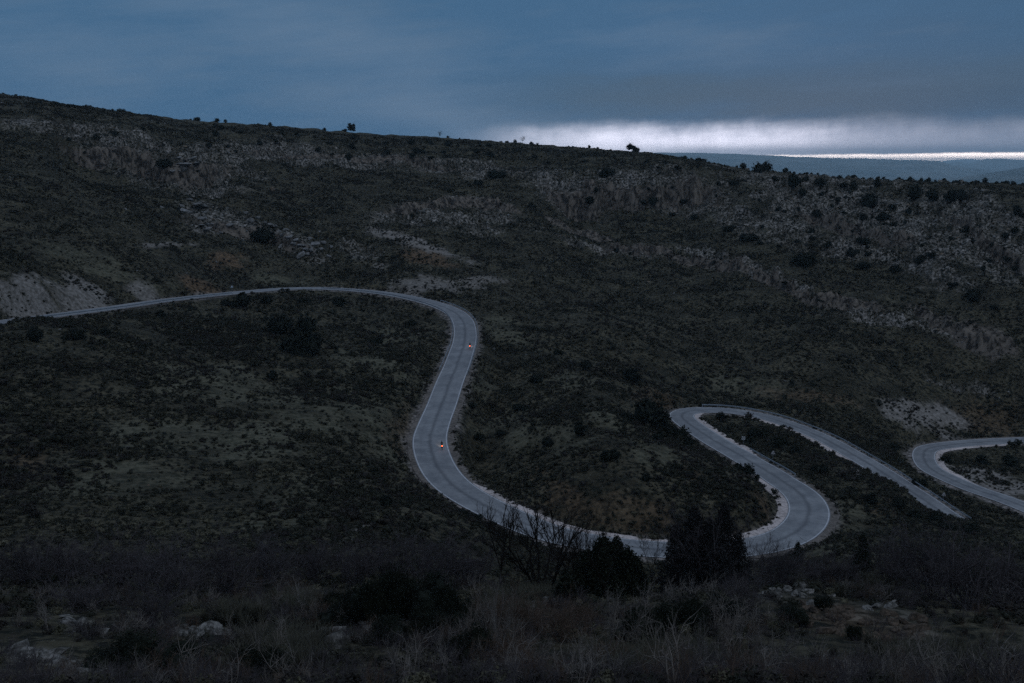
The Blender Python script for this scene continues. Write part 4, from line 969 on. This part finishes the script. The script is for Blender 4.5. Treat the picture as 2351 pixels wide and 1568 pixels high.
def bicycle(loc, rz, label):
    root = empty("bicycle", loc, rz); tag(root, label, "bicycle", "bicycles on the road")
    bb, st, hd, ra, fa = (0, -.06, .28), (0, -.22, .80), (0, .36, .88), (0, -.48, .34), (0, .54, .34)
    link("frame", mesh_np("frame", *rods([(bb, st, .018), (st, hd, .018), (bb, (0, .38, .78), .020), (bb, ra, .012), (st, ra, .010), (hd, (0, .42, .66), .020), ((0, .42, .66), fa, .014), (st, (0, -.25, .93), .014)])), frame_m, root)
    for y in (-.48, .54):
        w = link("wheel", mesh_np("wheel", *torus(.315, .012)), metal_m, root); w.location = (0, y, .34)
        link("tyre", mesh_np("tyre", *torus(.335, .018)), rubber_m, w)
        sp = [((0, 0, 0), (0, .31 * math.cos(t), .31 * math.sin(t)), .003) for t in np.linspace(0, 2 * np.pi, 20, False)]
        link("spokes", mesh_np("spokes", *rods(sp)), metal_m, w)
    link("handlebar", mesh_np("handlebar", *rods([(hd, (0, .42, .98), .014), ((-.21, .44, .98), (.21, .44, .98), .013), ((-.21, .44, .98), (-.21, .53, .93), .013), ((.21, .44, .98), (.21, .53, .93), .013), ((-.21, .53, .93), (-.21, .45, .83), .013), ((.21, .53, .93), (.21, .45, .83), .013)])), frame_m, root)
    V, Fc = quad_sphere(4); link("saddle", mesh_np("saddle", V * np.array([.07, .14, .035]) + np.array([0, -.26, .94]), Fc, True), rubber_m, root)
    link("crank", mesh_np("crank", *rods([((.07, -.06, .28), (.07, .06, .16), .012), ((-.07, -.06, .28), (-.07, -.18, .40), .012), ((.07, .06, .16), (.16, .06, .16), .02), ((-.07, -.18, .40), (-.16, -.18, .40), .02), ((-.07, -.06, .28), (.07, -.06, .28), .02)])), metal_m, root)
    t = link("tail_light", mesh_np("tail_light", V * np.array([.065, .03, .065]) + np.array([.02, -.34, .80]), Fc, True), tail_m, root)
    h = link("head_light", mesh_np("head_light", V * np.array([.035, .03, .035]) + np.array([0, .50, 1.0]), Fc, True), head_m, root)
    ld = bpy.data.lights.new("head_light_beam", 'SPOT'); ld.energy = 220.0; ld.color = (1.0, .80, .62); ld.spot_size = R(52); ld.spot_blend = .9; ld.shadow_soft_size = .04
    lo = bpy.data.objects.new("head_light_beam", ld); COL.objects.link(lo); lo.parent = h; lo.location = (0, .56, 1.0); lo.rotation_euler = (R(68), 0, 0)
    td = bpy.data.lights.new("tail_light_beam", 'SPOT'); td.energy = 2.0; td.color = (1.0, .12, .05); td.spot_size = R(120); td.shadow_soft_size = .04
    to = bpy.data.objects.new("tail_light_beam", td); COL.objects.link(to); to.parent = t; to.location = (.02, -.40, .80); to.rotation_euler = (R(-70), 0, 0)
    return root
def rider(loc, rz, label):
    root = empty("person", loc, rz); tag(root, label, "person", "cyclists riding away")
    J = [((0, -.25, 1.00), .135), ((0, -.17, 1.13), .125), ((0, -.04, 1.27), .145), ((0, .06, 1.38), .130), ((0, .13, 1.46), .055), ((0, .19, 1.56), .085), ((0, .20, 1.64), .080)]
    Ed = [(i, i + 1) for i in range(6)]
    def add(p, r, par):
        J.append((p, r)); Ed.append((par, len(J) - 1)); return len(J) - 1
    for s in (-1, 1):
        a = add((s * .17, .07, 1.38), .062, 3); a = add((s * .215, .20, 1.20), .046, a); a = add((s * .21, .36, 1.04), .036, a); hnd = add((s * .21, .43, 1.01), .030, a)
        for f, ln in ((-.026, .050), (-.010, .062), (.008, .060), (.024, .048)):
            k = add((s * .21 + f, .47, 1.02), .010, hnd); k = add((s * .21 + f, .47 + ln * .6, 1.0), .009, k); add((s * .21 + f, .47 + ln * .55, .965), .008, k)
        k = add((s * .21 - s * .035, .44, .99), .010, hnd); add((s * .21 - s * .04, .47, .965), .009, k)
    for s, knee, ank, toe in ((1, (.105, .14, .60), (.115, .00, .22), (.125, .13, .15)), (-1, (-.105, .13, .80), (-.115, -.24, .46), (-.125, -.11, .39))):
        a = add((s * .10, -.22, .96), .095, 0); a = add(knee, .062, a); a = add(tuple(np.array(knee) * .55 + np.array(ank) * .45 + np.array([0, -.03, 0])), .056, a); a = add(ank, .038, a); add(toe, .034, a)
    me = bpy.data.meshes.new("body"); me.from_pydata([j[0] for j in J], Ed, []); me.materials.append(black_m)
    b = link("body", me, None, root); sk = b.modifiers.new("skin", 'SKIN'); sk.use_smooth_shade = True
    for i, (p, r) in enumerate(J): me.skin_vertices[0].data[i].radius = (r, r)
    me.skin_vertices[0].data[0].use_root = True
    sb = b.modifiers.new("sub", 'SUBSURF'); sb.levels = 1; sb.render_levels = 1
    V, Fc = quad_sphere(5)
    H_ = V * np.array([.098, .135, .085]); H_[:, 2] = np.maximum(H_[:, 2], -.03)
    link("helmet", mesh_np("helmet", H_ + np.array([0, .20, 1.675]), Fc, True), helm_m, root)
    link("face", mesh_np("face", V * np.array([.062, .05, .085]) + np.array([0, .262, 1.585]), Fc, True), skin_m, root)
    return root
for u, v, lab in ((1014.5, 1031.5, "nearer"), (1079, 800, "farther")):
    k = s_of(u, v); p = None
    for it in range(30):                                            # slide to the road surface under this bearing
        H = -RC[k, 2]; p = atH(u, v, H); k = int(np.argmin((RC[:, 0] - p[0]) ** 2 + (RC[:, 1] - p[1]) ** 2))
    p[2] = RC[k, 2] + .005; rz = math.atan2(RT[k, 0], -RT[k, 1])     # riding against the direction in which the line was drawn
    bicycle(p, rz, "dark bicycle with a glowing red tail light under the %s cyclist" % lab)
    rider(p, rz, "%s cyclist in dark clothes and helmet riding away on the grey road" % lab)

# ------------------------------------------------------------------ rocks
def boulder(seed, n=7):
    V, Fc = quad_sphere(n); rs_ = np.random.RandomState(seed)
    V = V * (1 + .30 * fbm(V[:, 0] * 1.3 + V[:, 2] * 1.9, V[:, 1] * 1.3 - V[:, 2], 3, seed)[:, None])
    for k in range(15):                                             # flat broken faces
        d = rs_.normal(0, 1, 3) * np.array([1, 1, .8]); d /= np.linalg.norm(d); q = V @ d; c_ = rs_.uniform(.38, .72)
        V = V - np.maximum(q - c_, 0)[:, None] * d * .93
    V = V * (1 + .10 * fbm(V[:, 0] * 5 + V[:, 2] * 6, V[:, 1] * 5 - V[:, 2] * 3, 3, seed + 2)[:, None])
    return V * .62 * np.array([1, rs_.uniform(.6, 1), rs_.uniform(.55, .85)]), Fc
def stone(name, lo, hi, moss):
    m, nt, b = principled(name, 0.95, 0.1); o = objcoord(nt); a1 = noise(nt, o, 3.0, 7, .65); a2 = noise(nt, o, 14.0, 4, .6)
    oi = nt.nodes.new('ShaderNodeObjectInfo'); rnd = X(nt, oi.outputs['Random'])
    c = mixc(nt, (a1 * .7 + a2 * .3).step(.36, .64), lo, hi); c = mixc(nt, a1.step(.56, .40) * .6, c, moss); c = mixc(nt, rnd * .35, c, moss)
    nt.links.new(c, b.inputs['Base Color']); bp = nt.nodes.new('ShaderNodeBump'); bp.inputs['Strength'].default_value = .7; bp.inputs['Distance'].default_value = .08
    nt.links.new((a1 * .6 + a2 * .4).s, bp.inputs['Height']); nt.links.new(bp.outputs[0], b.inputs['Normal']); return m
lime_m = stone("grey_limestone", (0.1013, 0.1013, 0.1013), (0.2228, 0.2228, 0.2228), (0.0473, 0.0486, 0.0439)); tan_m = stone("tan_limestone", (0.0850, 0.0675, 0.0500), (0.1700, 0.1350, 0.1000), (0.0450, 0.0375, 0.0275))
brown_m = stone("brown_limestone", (0.0425, 0.0310, 0.0225), (0.1050, 0.0800, 0.0600), (0.0250, 0.0225, 0.0180))
flime_m = stone("lichened_limestone", (0.040, 0.039, 0.036), (0.200, 0.193, 0.180), (0.018, 0.018, 0.014))
rk_f = [mesh_np("lichened_boulder", *boulder(340 + k, 9)) for k in range(7)]
rk_v = [mesh_np("boulder", *boulder(300 + k)) for k in range(8)]
rk_t = [mesh_np("tan_boulder", *boulder(320 + k)) for k in range(3)]; rk_b = [mesh_np("brown_boulder", *boulder(330 + k)) for k in range(5)]
def put_rocks(name, items, meshes, mat, label, group, flat=1.0, sink=.22, seed=0):
    for k, (u, v, w) in enumerate(items):
        p = foot(u, v + .25 * w)
        if p is None: continue
        d = float(np.linalg.norm(p)); wd = w * d / FPX * (1.65 if v > 1300 else 1.25 if v < 620 else 1.0); rs_ = np.random.RandomState(seed + k)
        o = tag(link(name, meshes[(k * 3 + seed) % len(meshes)], mat), label if isinstance(label, str) else label[k], "rock", group)
        o.location = (p[0], p[1], p[2] + wd * (.30 - sink)); o.rotation_euler = (rs_.uniform(-.3, .3), rs_.uniform(-.3, .3), rs_.uniform(0, 6.28)); o.scale = (wd * rs_.uniform(.9, 1.25), wd * rs_.uniform(.8, 1.1), wd * flat * rs_.uniform(.75, 1.1))
pl = lambda t: [tuple(map(float, q.split(','))) for q in t.split()]
put_rocks("boulder", pl("436,456,14 426,482,23 458,468,26 461,498,20 464,515,12 477,513,14 476,525,12 488,513,14 529,514,17 510,533,13 415,470,12 445,484,14 470,486,12"), rk_v, lime_m, "pale grey boulder in the boulder field left of the big round bush", "boulders on the upper slope", .6, .2, 1)
put_rocks("boulder", pl("557,549,9 575,506,20 593,498,12 564,487,12 610,510,12 622,514,17 633,517,14 656,526,14 647,537,14 661,545,12 644,565,13 674,557,17 690,583,26 690,562,17 705,581,17 722,557,23 738,570,14 741,556,12 754,587,12 700,570,15 715,572,16 668,540,12 640,528,12 680,548,11 712,545,12 760,565,12"), rk_v, lime_m, "pale grey boulder in the boulder field right of the big round bush", "boulders on the upper slope", .75, .2, 40)
put_rocks("boulder", pl("420,367,15 422,376,24 424,384,22 397,390,12 440,361,25 452,372,16 410,360,14"), rk_v, lime_m, "flat pale slab in the stepped ledges above the boulder field", "slabs on the upper slope", .45, .2, 80)
put_rocks("boulder", [(307, 1220, 25)], rk_t, tan_m, "lone tan boulder among the dark scrub at lower left", "tan boulders", .6, .2, 90)
put_rocks("boulder", [(626, 436, 15)], rk_t, tan_m, "lone tan boulder standing on the bare upper slope", "tan boulders", 1.2, .1, 91)
put_rocks("boulder", [(2215, 1512, 30)], rk_v, lime_m, "large pale boulder alone in the lower right corner", None, .8, .2, 92)
put_rocks("boulder", [(1162, 884, 8)], rk_v, lime_m, "small white stone on the slope right of the upper cyclist", None, 1.2, .1, 93)
put_rocks("boulder", [(2296, 1214, 8)], rk_v, lime_m, "small white stone on the dark slope at the right edge", None, .6, .1, 94)
put_rocks("boulder", pl("160,1424,30 185,1432,24 205,1442,26 235,1450,20 175,1445,18 150,1412,16"), rk_f, flime_m, "grey rock in the low outcrop at the far left foreground", "foreground rocks", .8, .25, 100)
put_rocks("boulder", pl("400,1448,30 420,1453,24 445,1446,30 480,1440,34 500,1450,28 525,1455,24 545,1462,18 460,1456,20 500,1488,16"), rk_f, flime_m, "grey rock in the outcrop row left of the dark mound bush", "foreground rocks", .8, .25, 120)
put_rocks("boulder", pl("40,1488,40 60,1500,34 110,1508,40 140,1515,34 165,1525,44 190,1540,40 225,1528,36 240,1545,26 90,1500,26"), rk_f, flime_m, "pale rock in the blurred row at the bottom left corner", "foreground rocks", .8, .25, 140)
put_rocks("boulder", pl("715,1470,40 740,1455,46 760,1475,44 725,1500,40 690,1510,36 770,1452,30 810,1462,28 745,1510,30 785,1455,24 700,1488,26 755,1492,30"), rk_f, flime_m, "grey rock in the tall outcrop left of the bare saplings", "foreground rocks", .95, .22, 160)
put_rocks("boulder", pl("830,1418,18 835,1430,22 880,1408,20 845,1442,18"), rk_f, flime_m, "small pale rock under the dark bush mass", "foreground rocks", .8, .2, 180)
put_rocks("boulder", pl("620,1460,30 632,1480,24 610,1450,18 640,1468,18"), rk_f, flime_m, "small grey rock just left of the tall outcrop", "foreground rocks", .8, .2, 185)
put_rocks("boulder", pl("660,1540,40 690,1550,36 675,1525,30 650,1560,34 700,1530,24"), rk_b, brown_m, "brown rock at the foot of the tall outcrop", "foreground rocks", .9, .25, 190)
put_rocks("boulder", pl("1210,1385,26 1235,1380,24 1255,1375,28 1275,1378,22 1225,1392,18"), rk_f, flime_m, "grey rock on the rim below the bare tree", "foreground rocks", .8, .25, 200)
put_rocks("boulder", pl("1765,1362,22 1785,1365,24 1810,1350,28 1835,1348,26 1855,1356,24 1790,1355,20 1861,1385,28 1910,1365,14 1825,1362,20 1775,1352,18 1845,1366,18"), rk_f, flime_m, "grey rock on the rim right of the twin-topped tree", "foreground rocks", .8, .25, 220)
put_rocks("boulder", pl("1950,1360,24 1972,1357,16 2010,1388,26 2040,1390,22 1995,1395,20 2060,1385,18 2225,1342,16 2290,1355,20 2310,1362,24 2330,1362,20"), rk_f, flime_m, "grey rock along the top of the brown bank at right", "foreground rocks", .7, .25, 240)
rs = np.random.RandomState(77); it_ = []
for k in range(64):
    a, b_ = rs.uniform(-1, 1), rs.uniform(-1, 1); it_.append((1985 + 150 * a + 10 * b_, 1430 + 22 * a + 34 * b_, 9 + 22 * rs.beta(1.2, 2.6)))
put_rocks("boulder", it_, rk_b, brown_m, "brown rock on the rough bank at lower right", "rocks of the brown bank", .95, .22, 260)

# loose stone lying on the outcrops: far too many to count
x, y = sample(90000, 60, 660)
kr = at_vertex(M['rock'], x, y); rd = at_vertex(RDIST - HALF, x, y)
keep = (rs.uniform(0, 1, len(x)) < (.015 + .55 * np.clip(kr - .15, 0, 1)) * np.clip(.5 + 1.6 * fbm(x / 12, y / 12, 3, 61), .05, 1.3)) & (rd > 2.0)
x, y = x[keep], y[keep]; s = (.25 + 1.9 * rs.beta(1.0, 4.5, len(x))) * np.clip(np.hypot(x, y) / 330, .45, 1.3)
scatter("loose_stones", "pale loose limestone rubble strewn over the rocky upper slopes", "stones", [(mesh_np("loose_stone", *boulder(360 + k, 4)), lime_m if k % 3 else tan_m) for k in range(6)],
        np.column_stack([x, y, ground_z(x, y) + .05 * s]), np.column_stack([s * rs.uniform(.9, 1.6, len(x)), s, s * rs.uniform(.5, 1.0, len(x))]), rs.randint(0, 6, len(x)), .25, 9)

# ------------------------------------------------------------------ trees and shrubs near the camera
def at_depth(u, Y, v_top):
    """place on the ground at a bearing and depth, and the height that reaches a second bearing"""
    q = atY(u, 1200, Y); z = float(ground_z(q[0], q[1])[0]); return np.array([q[0], q[1], z]), float(atY(u, v_top, Y)[2] - z)
def cone_crown(seed, peaks, h, w, n, leaf, low=.06):
    """evergreen crown of upright sprays; peaks: (x, y, height share, width share)"""
    rs_ = np.random.RandomState(seed); parts = []
    for px, py, ph, pw in peaks:
        m = int(n * pw * ph)
        f = rs_.uniform(0, 1, m) ** 1.25; a = rs_.uniform(0, 6.283, m)
        lump = 1 + .30 * np.sin(a * 3 + px * 9 + f * 9) + .22 * np.sin(a * 7 + f * 23)
        rad = w * .5 * pw * np.clip((1 - f) ** .72, 0, 1) * np.clip(.55 + f * 3, 0, 1) * lump * np.sqrt(rs_.uniform(.35, 1.05, m))
        C = np.column_stack([px * w + np.cos(a) * rad, py * w + np.sin(a) * rad, h * (low + f * (ph - low)) + rs_.normal(0, .12, m)])
        for q in range(6):
            Cq = C + rs_.normal(0, .14, C.shape) * np.array([1, 1, 1.3]); Nq = np.column_stack([np.cos(a), np.sin(a), np.full(m, .5)]); parts.append(leaves(rs_, Cq, Nq, leaf, .6))
    return merge(parts)
def tree_trunk(rs_, h, r):
    S_ = []; grow(rs_, (0, 0, -.2), (0.05, 0, 1), h, r, 1, S_, (5, 8), .06, .2, .35, .8, 6); return tubes(S_)
conif_m = leafy("conifer_green", (0.0048, 0.0072, 0.0042), (0.0102, 0.0132, 0.0066), (0.0072, 0.0102, 0.0054)); dusk_m = leafy("dusky_evergreen", (0.0078, 0.0084, 0.0090), (0.0150, 0.0150, 0.0156), (0.0120, 0.0114, 0.0120))
def conifer(u, Y, vt, wpx, peaks, n, leaf, seed, label, mat, kind="conifer"):
    p, h = at_depth(u, Y, vt); w = wpx * Y / FPX
    root = empty(kind, p); tag(root, label, "tree", "trees on the foreground slope")
    link("trunk", mesh_np("trunk", *tree_trunk(np.random.RandomState(seed), h * .8, .10 + .012 * h)), bark_m, root)
    link("crown", mesh_np("crown", *cone_crown(seed, peaks, h, w, n, leaf)), mat, root); return root, h, w
conifer(1398, 61, 1242, 205, [(-.06, 0, 1.0, .62), (.10, .05, .94, .5), (.22, -.08, .86, .42), (-.24, .05, .74, .45), (.34, .1, .62, .35), (-.36, -.1, .5, .32), (.0, -.3, .6, .5)], 3800, .095, 1, "dark bushy conifer in front of the road below the bend", conif_m)
tw, h, w = conifer(1620, 66, 1168, 195, [(-.14, 0, .97, .66), (.24, .05, 1.0, .60), (.05, -.1, .86, .8), (-.34, .08, .74, .46), (.40, -.08, .70, .44), (-.05, .25, .8, .7), (.1, -.3, .6, .8)], 2300, .085, 2, "large dusky twin-topped tree hiding the road before the hairpin", dusk_m, "evergreen_tree")
link("twigs", mesh_np("twigs", *shrub_twigs(31, 26, h * .85, .42, 3, .05, (3, 5), .8)), twig_m, tw)
for u, vb, vt, wpx, sd, lab in ((1835, 1302, 1247, 34, 3, "small pointed conifer below the hairpin's outer edge"), (1985, 1318, 1232, 56, 4, "small ragged conifer on the slope right of the hairpin"), (1300, 1395, 1330, 40, 5, "low conifer sapling at the left foot of the bushy conifer")):
    p = foot(u, vb); conifer(u, p[1], vt, wpx, [(0, 0, 1, .8), (.2, .1, .7, .6), (-.25, 0, .6, .6)], 500, .10, sd, lab, conif_m)
def bare_tree(u, Y, vt, seed, label, stems, spread, r, mat, lev=3, kids=(4, 6), base=.15, name="bare_tree", cat="tree", grp="bare trees and saplings in the foreground"):
    p, h = at_depth(u, Y, vt); root = empty(name, p); tag(root, label, cat, grp); rs_ = np.random.RandomState(seed); S_ = []; Tt = []
    fork = .22 * h if stems <= 5 else 0.0
    if fork:
        grow(rs_, (0, 0, -.2), (0, 0, 1), fork + .25, r * 1.5, 0, S_, nseg=3, wob=.05); link("trunk", mesh_np("trunk", *tubes(S_)), mat, root)
    S_ = []
    for k in range(stems):
        a = 6.283 * k / stems + rs_.uniform(-.4, .4); d = np.array([math.cos(a) * spread, math.sin(a) * spread, 1.0]); d /= np.linalg.norm(d)
        b_ = 0 if fork else base
        grow(rs_, (math.cos(a) * b_, math.sin(a) * b_, fork - .05), d, (h - fork) * rs_.uniform(.62, .80), r, lev, S_, kids, .13, .10, .52, .50, 5)
    link("branches", mesh_np("branches", *tubes(S_)), mat, root); return root
bare_tree(1244, 63, 1158, 11, "bare tree with forked branches standing in front of the lower road", 6, .60, .11, bark_m, 3)
bare_tree(1335, 66, 1190, 12, "bare many-stemmed shrub between the bare tree and the bushy conifer", 9, .45, .05, bark_m, 3)
bare_tree(1150, 62, 1150, 13, "thin bare sapling left of the forked bare tree", 4, .35, .06, bark_m, 3)
bare_tree(1390, 58, 1215, 14, "crooked bare twig sticking out above the bushy conifer", 2, .30, .035, bark_m, 2)
bare_tree(1500, 70, 1210, 15, "thin bare sapling between the conifer and the twin-topped tree", 3, .25, .03, bark_m, 3)
bare_tree(1755, 70, 1235, 16, "bare grey thicket tree right of the twin-topped tree", 9, .5, .03, twig_m, 3)
def skyline_tree(u, wpx, hpx, leafy_, seed, label, lean=0.0):
    p, vs = skyline_foot(u); p = p * (1 - 1.5 / np.hypot(p[0], p[1])); p[2] = ground_z(p[0], p[1])[0]; q = float(np.linalg.norm(p)) / FPX; w, h = wpx * q, hpx * q * 1.1
    root = empty("small_tree", p); tag(root, label, "tree", "lone trees on the skyline"); rs_ = np.random.RandomState(seed); S_ = []
    grow(rs_, (0, 0, -.4), (lean, 0, 1), h * (.40 if leafy_ else .6), .13, 0, S_, nseg=4, wob=.08); link("trunk", mesh_np("trunk", *tubes(S_)), bark_m, root); S_ = []
    for k in range(9): grow(rs_, (lean * h * .3, 0, h * rs_.uniform(.25, .5)), (rs_.normal(0, .7) + lean, rs_.normal(0, .7), .8), h * .42, .07, 2, S_, (3, 5))
    link("branches", mesh_np("branches", *tubes(S_)), bark_m, root)
    if leafy_:
        parts = []
        for k in range(leafy_):
            V, Fc = dome(seed * 9 + k, 16, 18, .085, .9, .55, .6); s_ = rs_.uniform(.36, .60); z_ = (k + .3) / leafy_ * .50; a_ = k * 2.4; parts.append((V * s_ * np.array([w, w, h * .95]) + np.array([math.cos(a_) * .24 * w, math.sin(a_) * .24 * w, h * z_]), Fc))
        link("crown", mesh_np("crown", *merge(parts)), juniper_m, root)
skyline_tree(819, 20, 22, 9, 41, "tallest dark tree standing on the left half of the skyline")
skyline_tree(1440, 25, 20, 8, 42, "airy round tree on the skyline against the bright gap")
skyline_tree(1199, 20, 15, 0, 43, "low spreading leafless tree on the skyline in the middle of the ridge")
skyline_tree(1015, 8, 14, 1, 44, "tiny leaning tree alone on the skyline left of the bright gap", .25)
def spread_shrubs(name, items, variants, mat, label, group, cat="shrub"):
    for k, (u, v, w, hp) in enumerate(items):
        p = foot(u, v)
        if p is None: continue
        d = float(np.linalg.norm(p)); wd, h = w * d / FPX, hp * d / FPX; rs_ = np.random.RandomState(500 + k + int(u))
        parts = variants[(k + int(u)) % len(variants)]; lab = label(k, len(items)) if callable(label) else label
        if len(parts) == 1:
            o = link(name, parts[0][1], parts[0][2])
        else:
            o = empty(name, p)
            for pn, me, mt in parts: link(pn, me, mt, o)
        tag(o, lab, cat, group); o.location = (p[0], p[1], p[2] - .05); o.rotation_euler = (0, 0, rs_.uniform(0, 6.28)); o.scale = (wd, wd, h)
tv = []
for k in range(4):
    V, Fc = shrub_twigs(60 + k, 20, 1.15, .62, 3, .016, (3, 5), .18); V[:, :2] /= np.percentile(np.abs(V[:, :2]), 97) * 2; V[:, 2] /= np.percentile(V[:, 2], 98.5)
    tv.append([("twigs", mesh_np("shrub_twigs", V, Fc), twig_m)])
rv = []
for k in range(2):
    V, Fc = shrub_twigs(70 + k, 20, 1.15, .62, 3, .014, (3, 5), .18); V[:, :2] /= np.percentile(np.abs(V[:, :2]), 97) * 2; V[:, 2] /= np.percentile(V[:, 2], 98.5)
    rv.append([("twigs", mesh_np("rusty_shrub_twigs", V, Fc), rust_m)])
def mound(k):
    rs_ = np.random.RandomState(1700 + k); parts = []
    for i in range(4):
        V, Fc = dome(400 + k * 7 + i, 44, 60, .024, rs_.uniform(.7, 1.2), .74, .7); q = rs_.uniform(.42, .72); a = i * 1.57 + rs_.uniform(-.5, .5); d = rs_.uniform(.10, .30)
        parts.append((V * q + np.array([math.cos(a) * d, math.sin(a) * d, 0]), Fc))
    V, Fc = merge(parts); V[:, 2] *= .95 / V[:, 2].max(); return V, Fc
dv = [[("foliage", mesh_np("shrub_foliage", *mound(k)), conif_m if k < 3 else juniper_m)] for k in range(5)]
pv = []
for k in range(4):
    V, Fc = shrub_twigs(90 + k, 4, 1.2, .28, 3, .030, (3, 5), .05); V[:, :2] /= np.percentile(np.abs(V[:, :2]), 97) * 2; V[:, 2] /= np.percentile(V[:, 2], 99)
    pv.append([("branches", mesh_np("sapling_branches", V, Fc), palebark_m)])
q4 = lambda t: [tuple(map(float, q.split(','))) for q in t.split()]
def seq(txt): return lambda k, n: "%s from the left of %s %s" % (ORD[k], NUM[n - 1], txt)
spread_shrubs("bare_shrub", q4("60,1340,130,95 150,1345,140,110 265,1350,160,120 390,1378,170,140 520,1372,150,130 620,1335,130,110 720,1338,130,90 815,1348,130,110 905,1335,130,110 1000,1348,150,130 1075,1345,120,110"), tv, None, seq("purple grey leafless shrubs on the left foreground slope"), "purple grey leafless shrubs")
spread_shrubs("bare_shrub", q4("1790,1352,110,95 1880,1345,110,85 1935,1345,90,80 2060,1345,150,120 2140,1375,170,145 2230,1400,190,160 2310,1395,130,120"), tv, None, seq("purple grey leafless shrubs right of the twin-topped tree"), "purple grey leafless shrubs")
spread_shrubs("bare_shrub", q4("340,1440,130,80 200,1400,120,80 1720,1400,110,80"), tv, None, seq("low leafless shrubs on the rim"), "purple grey leafless shrubs")
spread_shrubs("bare_shrub", q4("1120,1455,120,95 1210,1455,130,90 1290,1475,130,95 1345,1445,90,75 1180,1535,130,90 1390,1545,120,80"), rv, None, seq("rust brown leafless shrubs at bottom centre"), "rust brown leafless shrubs")
spread_shrubs("evergreen_shrub", q4("775,1408,90,70 838,1426,120,120 890,1434,135,150 943,1420,120,110 995,1432,125,135 1050,1428,110,100 905,1478,120,80 985,1470,110,85 1065,1465,100,75 765,1440,80,55"), dv, None, seq("dark shrubs forming the mass below the left thickets"), "dark evergreen shrubs")
spread_shrubs("evergreen_shrub", q4("270,1545,190,85 400,1555,180,85 590,1568,125,95"), dv, None, seq("black mound shrubs along the bottom left"), "dark evergreen shrubs")
spread_shrubs("evergreen_shrub", q4("690,1440,45,28 680,1470,62,36"), dv, None, seq("small dark shrubs above the tall outcrop"), "dark evergreen shrubs")
spread_shrubs("evergreen_shrub", q4("1070,1510,130,90 1480,1470,130,90 1570,1450,140,90 1660,1430,110,80"), dv, None, seq("dark shrubs at bottom centre behind the saplings"), "dark evergreen shrubs")
spread_shrubs("evergreen_shrub", q4("1892,1400,48,38 1825,1432,100,52 1960,1470,40,40"), dv, None, seq("dark shrubs among the rocks right of the twin-topped tree"), "dark evergreen shrubs")
spread_shrubs("sapling", q4("960,1545,50,110 1020,1560,55,130 1082,1490,60,125 1115,1505,60,170 1145,1525,55,195 1178,1505,60,160 1240,1562,60,120 1345,1562,60,125 1402,1500,60,150 1456,1495,60,130 1560,1545,60,135 1612,1562,60,150 1640,1450,80,110 1665,1545,80,170 1700,1500,60,120 1732,1562,70,130 1790,1550,70,120 905,1560,50,100"), pv, None, seq("pale leafless saplings along the bottom edge"), "pale leafless saplings")
x, y = [], []
for u, v, su, sv, n in ((690, 1392, 50, 16, 260), (1240, 1372, 50, 12, 160), (650, 1500, 90, 40, 260), (1950, 1330, 120, 26, 300), (560, 1420, 60, 20, 160), (2150, 1530, 160, 30, 300), (1160, 1420, 60, 50, 200), (1500, 1540, 160, 30, 260)):
    for k in range(n):
        p = foot(u + su * rs.normal(0, .6), v + sv * rs.normal(0, .6))
        if p is not None: x.append(p[0]); y.append(p[1])
x, y = np.array(x), np.array(y); s = rs.uniform(.5, 1.1, len(x))
scatter("dry_grass", "pale dry grass in tufts between the foreground shrubs and rocks", "grass", und_p[:2], np.column_stack([x, y, ground_z(x, y) - .03]), np.column_stack([s, s, s]), rs.randint(0, 2, len(x)), .1, 8)

# ------------------------------------------------------------------ air: far country fades to blue
hz = bpy.data.materials.new("haze"); hz.use_nodes = True; nt = hz.node_tree; nt.nodes.clear()
o_ = nt.nodes.new('ShaderNodeOutputMaterial'); v_ = nt.nodes.new('ShaderNodeVolumePrincipled'); v_.inputs['Density'].default_value = 4.6e-5; v_.inputs['Color'].default_value = (0.60, 0.85, 1.0, 1); v_.inputs['Anisotropy'].default_value = 0.0
nt.links.new(v_.outputs[0], o_.inputs['Volume'])
zlo = float(GZ.min()) - 1.0; zhi = float(max(GZ[:, np.abs(np.degrees(AZ)) < 75].max(), GZ.max())) + 12.0
V, Fc = prism(-62000, 62000, -62000, 62000, zlo, zhi)
me = mesh_np("haze", V, Fc); tag(link("haze", me, hz), "thin blue dusk air fading the far hills", "haze", kind='stuff')
